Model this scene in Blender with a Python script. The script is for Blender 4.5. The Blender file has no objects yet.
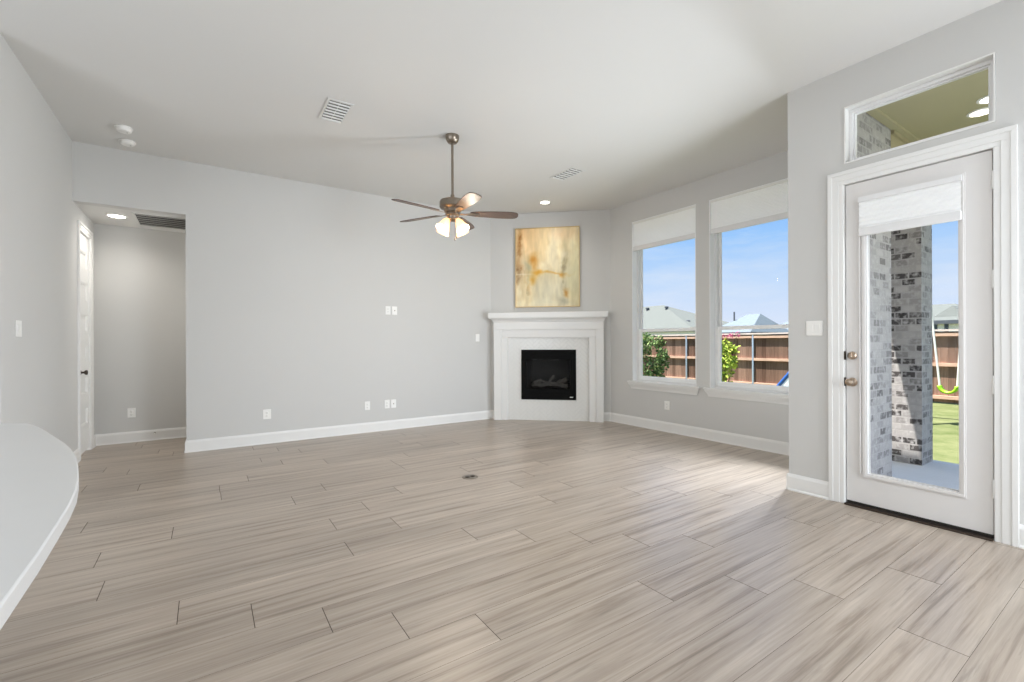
import bpy, bmesh, math, random
from math import sin, cos, pi, radians, atan2, sqrt
from mathutils import Vector, Matrix, Quaternion
random.seed(7)
SC = bpy.context.scene
COL = SC.collection

def srgb(r, g, b):
    f = lambda c: ((c/255)/12.92 if c/255 <= 0.04045 else ((c/255+0.055)/1.055)**2.4)
    return (f(r), f(g), f(b), 1.0)

# ------------------------------------------------------------------ camera, sky, sun, lights, exposure
H_CAM = 1.22
YAW = 33.845
cam_d = bpy.data.cameras.new('camera'); cam = bpy.data.objects.new('camera', cam_d); COL.objects.link(cam)
cam_d.sensor_width = 36; cam_d.lens = 456/1024*36; cam_d.shift_y = 1.5/1024
cam_d.clip_start = 0.05; cam_d.clip_end = 400
cam.location = (0, 0, H_CAM)
fwd = Vector((sin(radians(YAW)), cos(radians(YAW)), 0))
q = fwd.to_track_quat('-Z', 'Y')
cam.rotation_mode = 'QUATERNION'
cam.rotation_quaternion = Quaternion(fwd, 0.0039) @ q
SC.camera = cam

SC.view_settings.view_transform = 'Standard'
SC.view_settings.look = 'None'
SC.view_settings.exposure = 0.0
SC.view_settings.gamma = 1.0
SC.view_settings.use_curve_mapping = False
SC.cycles.max_bounces = 10
SC.cycles.diffuse_bounces = 6
SC.cycles.transparent_max_bounces = 16
SC.cycles.sample_clamp_indirect = 6.0
SC.cycles.use_denoising = True

w = bpy.data.worlds.new('sky'); SC.world = w; w.use_nodes = True
nt = w.node_tree; nt.nodes.clear()
N = nt.nodes.new; L = nt.links.new
out = N('ShaderNodeOutputWorld'); bg = N('ShaderNodeBackground'); bg.inputs['Strength'].default_value = 1.0
tc = N('ShaderNodeTexCoord'); sep = N('ShaderNodeSeparateXYZ'); L(tc.outputs['Generated'], sep.inputs[0])
ramp = N('ShaderNodeValToRGB'); e = ramp.color_ramp.elements
e[0].position = 0.0; e[0].color = srgb(220, 232, 252)
e[1].position = 0.9; e[1].color = (0.8, 1.0, 1.2, 1)
for p, c in ((0.05, (216, 231, 254)), (0.12, (198, 223, 254)), (0.20, (160, 205, 255)), (0.28, (128, 187, 253)), (0.40, (108, 172, 248)), (0.6, (110, 172, 247))):
    k = e.new(p); k.color = srgb(*c)
L(sep.outputs['Z'], ramp.inputs[0])
mp = N('ShaderNodeMapping'); mp.inputs['Scale'].default_value = (2.2, 2.2, 11.0); L(tc.outputs['Generated'], mp.inputs[0])
nz = N('ShaderNodeTexNoise'); nz.inputs['Scale'].default_value = 2.0; nz.inputs['Detail'].default_value = 7; nz.inputs['Roughness'].default_value = 0.6
L(mp.outputs[0], nz.inputs['Vector'])
cr = N('ShaderNodeValToRGB'); cr.color_ramp.elements[0].position = 0.47; cr.color_ramp.elements[0].color = (0, 0, 0, 1)
cr.color_ramp.elements[1].position = 0.75; cr.color_ramp.elements[1].color = (0.5, 0.5, 0.5, 1)
L(nz.outputs['Fac'], cr.inputs[0])
mx = N('ShaderNodeMixRGB'); L(cr.outputs[0], mx.inputs['Fac']); L(ramp.outputs[0], mx.inputs['Color1']); mx.inputs['Color2'].default_value = srgb(232, 240, 252)
L(mx.outputs[0], bg.inputs['Color']); L(bg.outputs[0], out.inputs['Surface'])

def sun_lamp():
    d = bpy.data.lights.new('sun', 'SUN'); d.energy = 14.0; d.angle = radians(0.6); d.color = (1.0, 0.96, 0.90)
    o = bpy.data.objects.new('sun', d); COL.objects.link(o); o.location = (-2, 3, 12)
    to_sun = Vector((-1/3.9, 1/5.13, 1)).normalized()
    o.rotation_mode = 'QUATERNION'; o.rotation_quaternion = to_sun.to_track_quat('Z', 'Y')
sun_lamp()

def area(name, loc, target, sx, sy, power, col=(1, 1, 1)):
    d = bpy.data.lights.new(name, 'AREA'); d.shape = 'RECTANGLE'; d.size = sx; d.size_y = sy; d.energy = power; d.color = col
    o = bpy.data.objects.new(name, d); COL.objects.link(o); o.location = loc
    o.rotation_mode = 'QUATERNION'; o.rotation_quaternion = (Vector(target)-Vector(loc)).to_track_quat('-Z', 'Y')
    return o
# unseen fill lights added at the dining and kitchen end and in the corner behind the door wall
LC = (0.885, 0.965, 1.06)
area('dining_fill', (3.75, -1.5, 1.25), (-1.1, 4.6, 1.2), 2.6, 1.9, 212, LC)  # added fill aimed at the left wall, no window here
area('kitchen_rear_fill', (-4.2, -1.0, 1.4), (3.9, 2.0, 1.3), 2.6, 1.8, 62, LC)  # added fill from the kitchen end, no window modelled
area('kitchen_side_fill', (-3.6, 2.0, 1.6), (5.2, 3.6, 1.6), 1.8, 1.6, 55, LC)  # added fill to lift the window wall, no real source
area('dining_overhead_fill', (1.5, -1.5, 3.2), (1.5, -1.49, 0), 2.0, 2.0, 68, LC)  # added overhead fill panel, not a fixture of the room
area('hallway_lamp', (1.05, 6.86, 1.7), (-1.1, 6.95, 1.6), 0.6, 1.4, 9, (1.0, 0.97, 0.92))
area('corner_fill', (4.70, 1.97, 1.1), (-1.1, 4.9, 0.95), 0.20, 1.5, 58, LC).data.spread = radians(142)  # added fill hidden behind the wall end, no lamp stands there

# ------------------------------------------------------------------ materials
def mat(name, col, rough=0.5, metal=0.0, spec=0.5, noise=0.0, nscale=20.0, bump=0.0, bscale=60.0):
    m = bpy.data.materials.new(name); m.use_nodes = True
    t = m.node_tree; b = t.nodes['Principled BSDF']
    b.inputs['Base Color'].default_value = col; b.inputs['Roughness'].default_value = rough
    b.inputs['Metallic'].default_value = metal; b.inputs['Specular IOR Level'].default_value = spec
    c = t.nodes.new('ShaderNodeTexCoord')
    if noise > 0:
        n = t.nodes.new('ShaderNodeTexNoise'); n.inputs['Scale'].default_value = nscale; n.inputs['Detail'].default_value = 4
        t.links.new(c.outputs['Object'], n.inputs['Vector'])
        h = t.nodes.new('ShaderNodeHueSaturation'); h.inputs['Color'].default_value = col
        mr = t.nodes.new('ShaderNodeMapRange'); mr.inputs['To Min'].default_value = 1-noise; mr.inputs['To Max'].default_value = 1+noise
        t.links.new(n.outputs['Fac'], mr.inputs['Value']); t.links.new(mr.outputs[0], h.inputs['Value'])
        t.links.new(h.outputs[0], b.inputs['Base Color'])
    if bump > 0:
        n = t.nodes.new('ShaderNodeTexNoise'); n.inputs['Scale'].default_value = bscale; n.inputs['Detail'].default_value = 3
        t.links.new(c.outputs['Object'], n.inputs['Vector'])
        bp = t.nodes.new('ShaderNodeBump'); bp.inputs['Strength'].default_value = bump; bp.inputs['Distance'].default_value = 0.004
        t.links.new(n.outputs['Fac'], bp.inputs['Height']); t.links.new(bp.outputs[0], b.inputs['Normal'])
    return m

def emis(name, col, strength):
    m = bpy.data.materials.new(name); m.use_nodes = True
    b = m.node_tree.nodes['Principled BSDF']; b.inputs['Base Color'].default_value = col
    b.inputs['Emission Color'].default_value = col; b.inputs['Emission Strength'].default_value = strength
    return m

M = {}
M['wall'] = mat('wall paint', srgb(204, 203, 200), 0.75, spec=0.25, noise=0.012, nscale=3, bump=0.12, bscale=180)
M['ceiling'] = mat('ceiling paint', srgb(217, 216, 213), 0.85, spec=0.2, noise=0.012, nscale=2, bump=0.15, bscale=140)
M['trim'] = mat('white trim paint', srgb(230, 229, 226), 0.38, spec=0.45, noise=0.008)
M['door'] = mat('door paint', srgb(220, 217, 214), 0.42, spec=0.45, noise=0.008)
M['vinyl'] = mat('window vinyl', srgb(226, 225, 224), 0.45, noise=0.01)
M['white_vinyl'] = mat('white window vinyl', srgb(240, 240, 239), 0.4, noise=0.01)
M['plate'] = mat('switch plate plastic', srgb(238, 237, 233), 0.35, noise=0.005)
M['dark_slot'] = mat('outlet slots', srgb(70, 66, 62), 0.6, noise=0.02)
M['black'] = mat('black metal', srgb(8, 8, 8), 0.6, spec=0.12, noise=0.05)
M['soot'] = mat('firebox lining', srgb(38, 37, 36), 0.9, noise=0.3, nscale=12)
M['log'] = mat('grey ceramic log', srgb(96, 92, 88), 0.95, noise=0.35, nscale=25, bump=0.6, bscale=40)
M['nickel'] = mat('brushed nickel', srgb(146, 135, 122), 0.3, metal=0.95, noise=0.05, nscale=80)
M['bronze'] = mat('dark bronze', srgb(72, 62, 54), 0.4, metal=0.7, noise=0.05)
M['knob_nickel'] = mat('satin nickel knob', srgb(176, 158, 140), 0.28, metal=0.95, noise=0.04)
M['quartz'] = mat('white quartz', srgb(211, 210, 208), 0.3, spec=0.5, noise=0.02, nscale=6)
M['cabinet'] = mat('grey cabinet paint', srgb(205, 204, 200), 0.5, noise=0.01)
M['gold'] = mat('champagne gold frame', srgb(205, 178, 128), 0.38, metal=0.75, noise=0.04)
M['tile'] = mat('glossy white tile', srgb(226, 225, 221), 0.18, spec=0.5, noise=0.02, nscale=9)
M['grout'] = mat('grout', srgb(206, 205, 201), 0.9, noise=0.03)
M['rubber'] = mat('dark rubber', srgb(38, 33, 28), 0.7, noise=0.05)
M['grille_dark'] = mat('duct interior', srgb(58, 56, 52), 0.9, noise=0.1)
M['grille'] = mat('grille slat enamel', srgb(160, 158, 152), 0.5, noise=0.02)
M['vent_dark'] = mat('vent throat', srgb(118, 116, 112), 0.8, noise=0.05)
M['vent'] = mat('vent enamel', srgb(214, 213, 209), 0.5, noise=0.01)
M['porch_ceiling'] = mat('porch ceiling paint', srgb(176, 167, 134), 0.8, noise=0.02, nscale=2)
M['porch_trim'] = mat('porch beam paint', srgb(172, 160, 126), 0.8, noise=0.02, nscale=2)
M['concrete'] = mat('patio concrete', srgb(216, 217, 220), 0.9, noise=0.06, nscale=5, bump=0.2, bscale=40)
M['roof_flat'] = mat('roofing', srgb(120, 118, 112), 0.9, noise=0.05)
M['steel'] = mat('galvanized post', srgb(176, 190, 204), 0.45, metal=0.5, noise=0.06)
M['lime'] = mat('lime green plastic', srgb(150, 205, 40), 0.4, noise=0.02)
M['rope'] = mat('white rope', srgb(235, 235, 228), 0.8, noise=0.04)
M['slide_white'] = mat('pale slide plastic', srgb(224, 234, 244), 0.4, noise=0.02)
M['slide_blue'] = mat('blue slide plastic', srgb(40, 88, 160), 0.4, noise=0.02)
M['timber'] = mat('playset timber', srgb(150, 110, 76), 0.8, noise=0.15, nscale=15)
M['lamp_warm'] = emis('warm lamp lens', srgb(255, 244, 220), 9.0)
M['lamp_white'] = emis('recessed lamp lens', srgb(255, 250, 240), 14.0)
M['bulb'] = emis('bulb glow', srgb(255, 226, 180), 6.0)

def nodes_of(m): return m.node_tree, m.node_tree.nodes['Principled BSDF']

def fabric_mat():
    m = bpy.data.materials.new('pleated shade fabric'); m.use_nodes = True
    t = m.node_tree; b = t.nodes['Principled BSDF']; o = t.nodes['Material Output']
    b.inputs['Base Color'].default_value = srgb(252, 252, 250); b.inputs['Roughness'].default_value = 0.9; b.inputs['Specular IOR Level'].default_value = 0.1
    c = t.nodes.new('ShaderNodeTexCoord'); n = t.nodes.new('ShaderNodeTexNoise'); n.inputs['Scale'].default_value = 6; t.links.new(c.outputs['Object'], n.inputs['Vector'])
    mr = t.nodes.new('ShaderNodeMapRange'); mr.inputs['To Min'].default_value = 0.97; mr.inputs['To Max'].default_value = 1.0; t.links.new(n.outputs['Fac'], mr.inputs['Value'])
    h = t.nodes.new('ShaderNodeHueSaturation'); h.inputs['Color'].default_value = srgb(252, 252, 252); t.links.new(mr.outputs[0], h.inputs['Value']); t.links.new(h.outputs[0], b.inputs['Base Color'])
    tr = t.nodes.new('ShaderNodeBsdfTranslucent'); tr.inputs['Color'].default_value = (0.97, 0.96, 0.93, 1)
    mx = t.nodes.new('ShaderNodeMixShader'); mx.inputs[0].default_value = 0.16
    t.links.new(b.outputs[0], mx.inputs[1]); t.links.new(tr.outputs[0], mx.inputs[2]); t.links.new(mx.outputs[0], o.inputs['Surface'])
    return m
M['fabric'] = fabric_mat()

def glass_mat(name, tint, spec=1.0):
    m = bpy.data.materials.new(name); m.use_nodes = True
    t = m.node_tree; t.nodes.remove(t.nodes['Principled BSDF']); o = t.nodes['Material Output']
    tr = t.nodes.new('ShaderNodeBsdfTransparent'); tr.inputs['Color'].default_value = tint
    gl = t.nodes.new('ShaderNodeBsdfGlossy'); gl.inputs['Roughness'].default_value = 0.01
    fr = t.nodes.new('ShaderNodeFresnel'); fr.inputs['IOR'].default_value = 1.3
    ml = t.nodes.new('ShaderNodeMath'); ml.operation = 'MULTIPLY'; ml.inputs[1].default_value = spec
    nn = t.nodes.new('ShaderNodeTexNoise'); nn.inputs['Scale'].default_value = 0.6
    bp = t.nodes.new('ShaderNodeBump'); bp.inputs['Strength'].default_value = 0.01; t.links.new(nn.outputs['Fac'], bp.inputs['Height']); t.links.new(bp.outputs[0], gl.inputs['Normal'])
    t.links.new(fr.outputs[0], ml.inputs[0])
    mx = t.nodes.new('ShaderNodeMixShader'); t.links.new(ml.outputs[0], mx.inputs[0])
    t.links.new(tr.outputs[0], mx.inputs[1]); t.links.new(gl.outputs[0], mx.inputs[2]); t.links.new(mx.outputs[0], o.inputs['Surface'])
    return m
M['glass'] = glass_mat('clear window glass', (0.99, 0.99, 0.99, 1), 0.06)
M['smoked'] = glass_mat('smoked fireplace glass', (0.85, 0.85, 0.85, 1), 0.5)

def frosted_mat():
    m = bpy.data.materials.new('frosted lamp glass'); m.use_nodes = True
    t = m.node_tree; b = t.nodes['Principled BSDF']; o = t.nodes['Material Output']
    b.inputs['Base Color'].default_value = srgb(255, 240, 214); b.inputs['Roughness'].default_value = 0.5
    b.inputs['Emission Color'].default_value = srgb(255, 232, 196); b.inputs['Emission Strength'].default_value = 0.45
    n = t.nodes.new('ShaderNodeTexNoise'); n.inputs['Scale'].default_value = 40
    bp = t.nodes.new('ShaderNodeBump'); bp.inputs['Strength'].default_value = 0.1; t.links.new(n.outputs['Fac'], bp.inputs['Height']); t.links.new(bp.outputs[0], b.inputs['Normal'])
    tr = t.nodes.new('ShaderNodeBsdfTranslucent'); tr.inputs['Color'].default_value = srgb(255, 236, 205)
    mx = t.nodes.new('ShaderNodeMixShader'); mx.inputs[0].default_value = 0.45
    t.links.new(b.outputs[0], mx.inputs[1]); t.links.new(tr.outputs[0], mx.inputs[2]); t.links.new(mx.outputs[0], o.inputs['Surface'])
    return m
M['frosted'] = frosted_mat()

def wood_floor_mat():
    m = bpy.data.materials.new('grey oak plank'); m.use_nodes = True; t, b = nodes_of(m); Nn = t.nodes.new; Ln = t.links.new
    c = Nn('ShaderNodeTexCoord'); at = Nn('ShaderNodeAttribute'); at.attribute_name = 'plank'
    off = Nn('ShaderNodeVectorMath'); off.operation = 'SCALE'; off.inputs[3].default_value = 37.0; Ln(at.outputs['Color'], off.inputs[0])
    ad = Nn('ShaderNodeVectorMath'); ad.operation = 'ADD'; Ln(c.outputs['Object'], ad.inputs[0]); Ln(off.outputs[0], ad.inputs[1])
    def noise(scale, sx, sy, detail, dist=0.0):
        mp = Nn('ShaderNodeMapping'); mp.inputs['Scale'].default_value = (sx, sy, 1); Ln(ad.outputs[0], mp.inputs[0])
        n = Nn('ShaderNodeTexNoise'); n.inputs['Scale'].default_value = scale; n.inputs['Detail'].default_value = detail; n.inputs['Distortion'].default_value = dist
        n.inputs['Roughness'].default_value = 0.6
        Ln(mp.outputs[0], n.inputs['Vector']); return n
    n1 = noise(1.0, 0.85, 24, 7, 0.5)      # broad cathedral grain
    n2 = noise(1.0, 3.5, 110, 3)          # fine pores
    n3 = noise(1.0, 0.9, 2.2, 2)          # tone drift inside a plank
    r1 = Nn('ShaderNodeValToRGB'); el = r1.color_ramp.elements
    el[0].position = 0.28; el[0].color = srgb(132, 119, 105); el[1].position = 0.72; el[1].color = srgb(186, 173, 159)
    k = el.new(0.44); k.color = srgb(164, 150, 136); k = el.new(0.36); k.color = srgb(144, 130, 116)
    Ln(n1.outputs['Fac'], r1.inputs[0])
    mr = Nn('ShaderNodeMapRange'); mr.inputs['From Min'].default_value = 0.3; mr.inputs['From Max'].default_value = 0.7; mr.inputs['To Min'].default_value = 0.90; mr.inputs['To Max'].default_value = 1.07
    Ln(n2.outputs['Fac'], mr.inputs['Value'])
    m3 = Nn('ShaderNodeMapRange'); m3.inputs['From Min'].default_value = 0.3; m3.inputs['From Max'].default_value = 0.7; m3.inputs['To Min'].default_value = 0.93; m3.inputs['To Max'].default_value = 1.06
    Ln(n3.outputs['Fac'], m3.inputs['Value'])
    sp = Nn('ShaderNodeSeparateColor'); Ln(at.outputs['Color'], sp.inputs[0])
    m4 = Nn('ShaderNodeMapRange'); m4.inputs['To Min'].default_value = 0.93; m4.inputs['To Max'].default_value = 1.06; Ln(sp.outputs[0], m4.inputs['Value'])
    a1 = Nn('ShaderNodeMath'); a1.operation = 'MULTIPLY'; Ln(mr.outputs[0], a1.inputs[0]); Ln(m3.outputs[0], a1.inputs[1])
    a2 = Nn('ShaderNodeMath'); a2.operation = 'MULTIPLY'; Ln(a1.outputs[0], a2.inputs[0]); Ln(m4.outputs[0], a2.inputs[1])
    hs = Nn('ShaderNodeHueSaturation'); Ln(r1.outputs[0], hs.inputs['Color']); Ln(a2.outputs[0], hs.inputs['Value'])
    n5 = noise(1.0, 2.4, 42, 4, 0.3)
    m5 = Nn('ShaderNodeMapRange'); m5.inputs['From Min'].default_value = 0.60; m5.inputs['From Max'].default_value = 0.72; m5.inputs['To Min'].default_value = 1.0; m5.inputs['To Max'].default_value = 0.74
    Ln(n5.outputs['Fac'], m5.inputs['Value']); h5 = Nn('ShaderNodeHueSaturation'); Ln(hs.outputs[0], h5.inputs['Color']); Ln(m5.outputs[0], h5.inputs['Value'])
    Ln(h5.outputs[0], b.inputs['Base Color'])
    b.inputs['Roughness'].default_value = 0.32; b.inputs['Specular IOR Level'].default_value = 0.6
    bp = Nn('ShaderNodeBump'); bp.inputs['Strength'].default_value = 0.12; bp.inputs['Distance'].default_value = 0.002
    Ln(n2.outputs['Fac'], bp.inputs['Height']); Ln(bp.outputs[0], b.inputs['Normal'])
    return m
M['plank'] = wood_floor_mat()
M['seam'] = mat('plank seam', srgb(74, 64, 56), 0.9, noise=0.05)

def brick_mat(name, width, stops):
    m = bpy.data.materials.new(name); m.use_nodes = True; t, b = nodes_of(m); Nn = t.nodes.new; Ln = t.links.new
    c = Nn('ShaderNodeTexCoord'); g = Nn('ShaderNodeNewGeometry')
    sp = Nn('ShaderNodeSeparateXYZ'); Ln(c.outputs['Object'], sp.inputs[0])
    sn = Nn('ShaderNodeSeparateXYZ'); Ln(g.outputs['Normal'], sn.inputs[0])
    ab = Nn('ShaderNodeMath'); ab.operation = 'ABSOLUTE'; Ln(sn.outputs['X'], ab.inputs[0])
    gt = Nn('ShaderNodeMath'); gt.operation = 'GREATER_THAN'; gt.inputs[1].default_value = 0.5; Ln(ab.outputs[0], gt.inputs[0])
    mxu = Nn('ShaderNodeMix'); Ln(gt.outputs[0], mxu.inputs[0]); Ln(sp.outputs['X'], mxu.inputs[2]); Ln(sp.outputs['Y'], mxu.inputs[3])
    cb = Nn('ShaderNodeCombineXYZ'); Ln(mxu.outputs[0], cb.inputs[0]); Ln(sp.outputs['Z'], cb.inputs[1])
    br = Nn('ShaderNodeTexBrick'); Ln(cb.outputs[0], br.inputs['Vector'])
    br.inputs['Scale'].default_value = 1.0; br.inputs['Mortar Size'].default_value = 0.008; br.inputs['Mortar Smooth'].default_value = 0.2
    br.inputs['Brick Width'].default_value = width; br.inputs['Row Height'].default_value = 0.071; br.inputs['Bias'].default_value = 0.0
    br.inputs['Color1'].default_value = (0, 0, 0, 1); br.inputs['Color2'].default_value = (1, 1, 1, 1); br.inputs['Mortar'].default_value = (0.72, 0.72, 0.72, 1)
    rp = Nn('ShaderNodeValToRGB'); el = rp.color_ramp.elements
    el[0].position = 0.0; el[0].color = srgb(*stops[0][1]); el[1].position = 1.0; el[1].color = srgb(184, 179, 175)
    for p, cc in stops[1:]:
        k = el.new(p); k.color = srgb(*cc)
    Ln(br.outputs['Color'], rp.inputs[0])
    n = Nn('ShaderNodeTexNoise'); n.inputs['Scale'].default_value = 22; n.inputs['Detail'].default_value = 5; Ln(c.outputs['Object'], n.inputs['Vector'])
    r2 = Nn('ShaderNodeMapRange'); r2.inputs['From Min'].default_value = 0.48; r2.inputs['From Max'].default_value = 0.72; Ln(n.outputs['Fac'], r2.inputs['Value'])
    mx = Nn('ShaderNodeMixRGB'); Ln(r2.outputs[0], mx.inputs['Fac']); Ln(rp.outputs[0], mx.inputs['Color1']); mx.inputs['Color2'].default_value = srgb(190, 186, 183)
    Ln(mx.outputs[0], b.inputs['Base Color']); b.inputs['Roughness'].default_value = 0.9
    bp = Nn('ShaderNodeBump'); bp.inputs['Strength'].default_value = 0.5; bp.inputs['Distance'].default_value = 0.006; bp.invert = True
    Ln(br.outputs['Fac'], bp.inputs['Height']); Ln(bp.outputs[0], b.inputs['Normal'])
    return m
M['brick'] = brick_mat('whitewashed grey brick', 0.15, ((0, (112, 108, 106)), (0.15, (134, 129, 127)), (0.4, (158, 153, 151)), (0.7, (176, 171, 168))))
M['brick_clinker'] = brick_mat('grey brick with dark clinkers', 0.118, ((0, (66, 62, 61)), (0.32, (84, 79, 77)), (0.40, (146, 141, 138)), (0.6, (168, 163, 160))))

def island_var_mat(name, c1, c2, rough=0.85, grain=0.25, gscale=(60, 60, 2)):
    """colour varies from one loose piece of the mesh to the next, with grain along z"""
    m = bpy.data.materials.new(name); m.use_nodes = True; t, b = nodes_of(m); Nn = t.nodes.new; Ln = t.links.new
    g = Nn('ShaderNodeNewGeometry'); rp = Nn('ShaderNodeValToRGB'); rp.color_ramp.elements[0].color = c1; rp.color_ramp.elements[1].color = c2
    Ln(g.outputs['Random Per Island'], rp.inputs[0])
    c = Nn('ShaderNodeTexCoord'); mp = Nn('ShaderNodeMapping'); mp.inputs['Scale'].default_value = gscale; Ln(c.outputs['Object'], mp.inputs[0])
    n = Nn('ShaderNodeTexNoise'); n.inputs['Scale'].default_value = 1; n.inputs['Detail'].default_value = 5; Ln(mp.outputs[0], n.inputs['Vector'])
    mr = Nn('ShaderNodeMapRange'); mr.inputs['From Min'].default_value = 0.3; mr.inputs['From Max'].default_value = 0.7; mr.inputs['To Min'].default_value = 1-grain; mr.inputs['To Max'].default_value = 1+grain
    Ln(n.outputs['Fac'], mr.inputs['Value'])
    h = Nn('ShaderNodeHueSaturation'); Ln(rp.outputs[0], h.inputs['Color']); Ln(mr.outputs[0], h.inputs['Value']); Ln(h.outputs[0], b.inputs['Base Color'])
    b.inputs['Roughness'].default_value = rough; b.inputs['Specular IOR Level'].default_value = 0.2
    return m
M['fence'] = island_var_mat('weathered cedar boards', srgb(96, 72, 60), srgb(150, 120, 104))
M['rail'] = island_var_mat('cedar rail', srgb(196, 158, 136), srgb(212, 178, 156), gscale=(40, 3, 40))
M['cap'] = island_var_mat('pale fence cap', srgb(206, 186, 178), srgb(226, 210, 202), gscale=(40, 3, 40))
M['blade'] = island_var_mat('brown fan blade wood', srgb(92, 79, 72), srgb(101, 88, 80), rough=0.4, grain=0.2, gscale=(6, 60, 60))
M['leaf_dark'] = island_var_mat('dark green leaves', srgb(52, 78, 44), srgb(150, 172, 112), grain=0.1)
M['leaf_light'] = island_var_mat('bright green leaves', srgb(110, 140, 50), srgb(196, 208, 96), grain=0.1)
M['flower'] = island_var_mat('pink blossoms', srgb(160, 40, 96), srgb(216, 110, 156), grain=0.1)
M['bark'] = mat('bark', srgb(120, 100, 80), 0.9, noise=0.2)
M['shingle'] = island_var_mat('pale grey shingles', srgb(96, 101, 98), srgb(107, 111, 108), grain=0.08, gscale=(3, 3, 14))
M['shingle_blue'] = island_var_mat('blue grey shingles', srgb(104, 116, 126), srgb(118, 128, 136), grain=0.08, gscale=(3, 3, 14))
M['house'] = mat('pale house wall', srgb(244, 241, 243), 0.85, noise=0.03)
M['house_window'] = mat('dark house window', srgb(70, 80, 96), 0.2, noise=0.05)
M['fascia'] = mat('dark fascia', srgb(84, 88, 96), 0.7, noise=0.03)
def grass_mat():
    m = mat('lawn grass', srgb(100, 126, 56), 0.95, spec=0.1, bump=0.8, bscale=90); t, b = nodes_of(m); Nn = t.nodes.new; Ln = t.links.new
    c = Nn('ShaderNodeTexCoord'); n = Nn('ShaderNodeTexNoise'); n.inputs['Scale'].default_value = 1.6; n.inputs['Detail'].default_value = 8; n.inputs['Roughness'].default_value = 0.75
    Ln(c.outputs['Object'], n.inputs['Vector']); rp = Nn('ShaderNodeValToRGB'); rp.color_ramp.elements[0].position = 0.35; rp.color_ramp.elements[0].color = srgb(84, 95, 55)
    rp.color_ramp.elements[1].position = 0.7; rp.color_ramp.elements[1].color = srgb(121, 124, 88); Ln(n.outputs['Fac'], rp.inputs[0]); Ln(rp.outputs[0], b.inputs['Base Color'])
    return m
M['grass'] = grass_mat()

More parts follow.
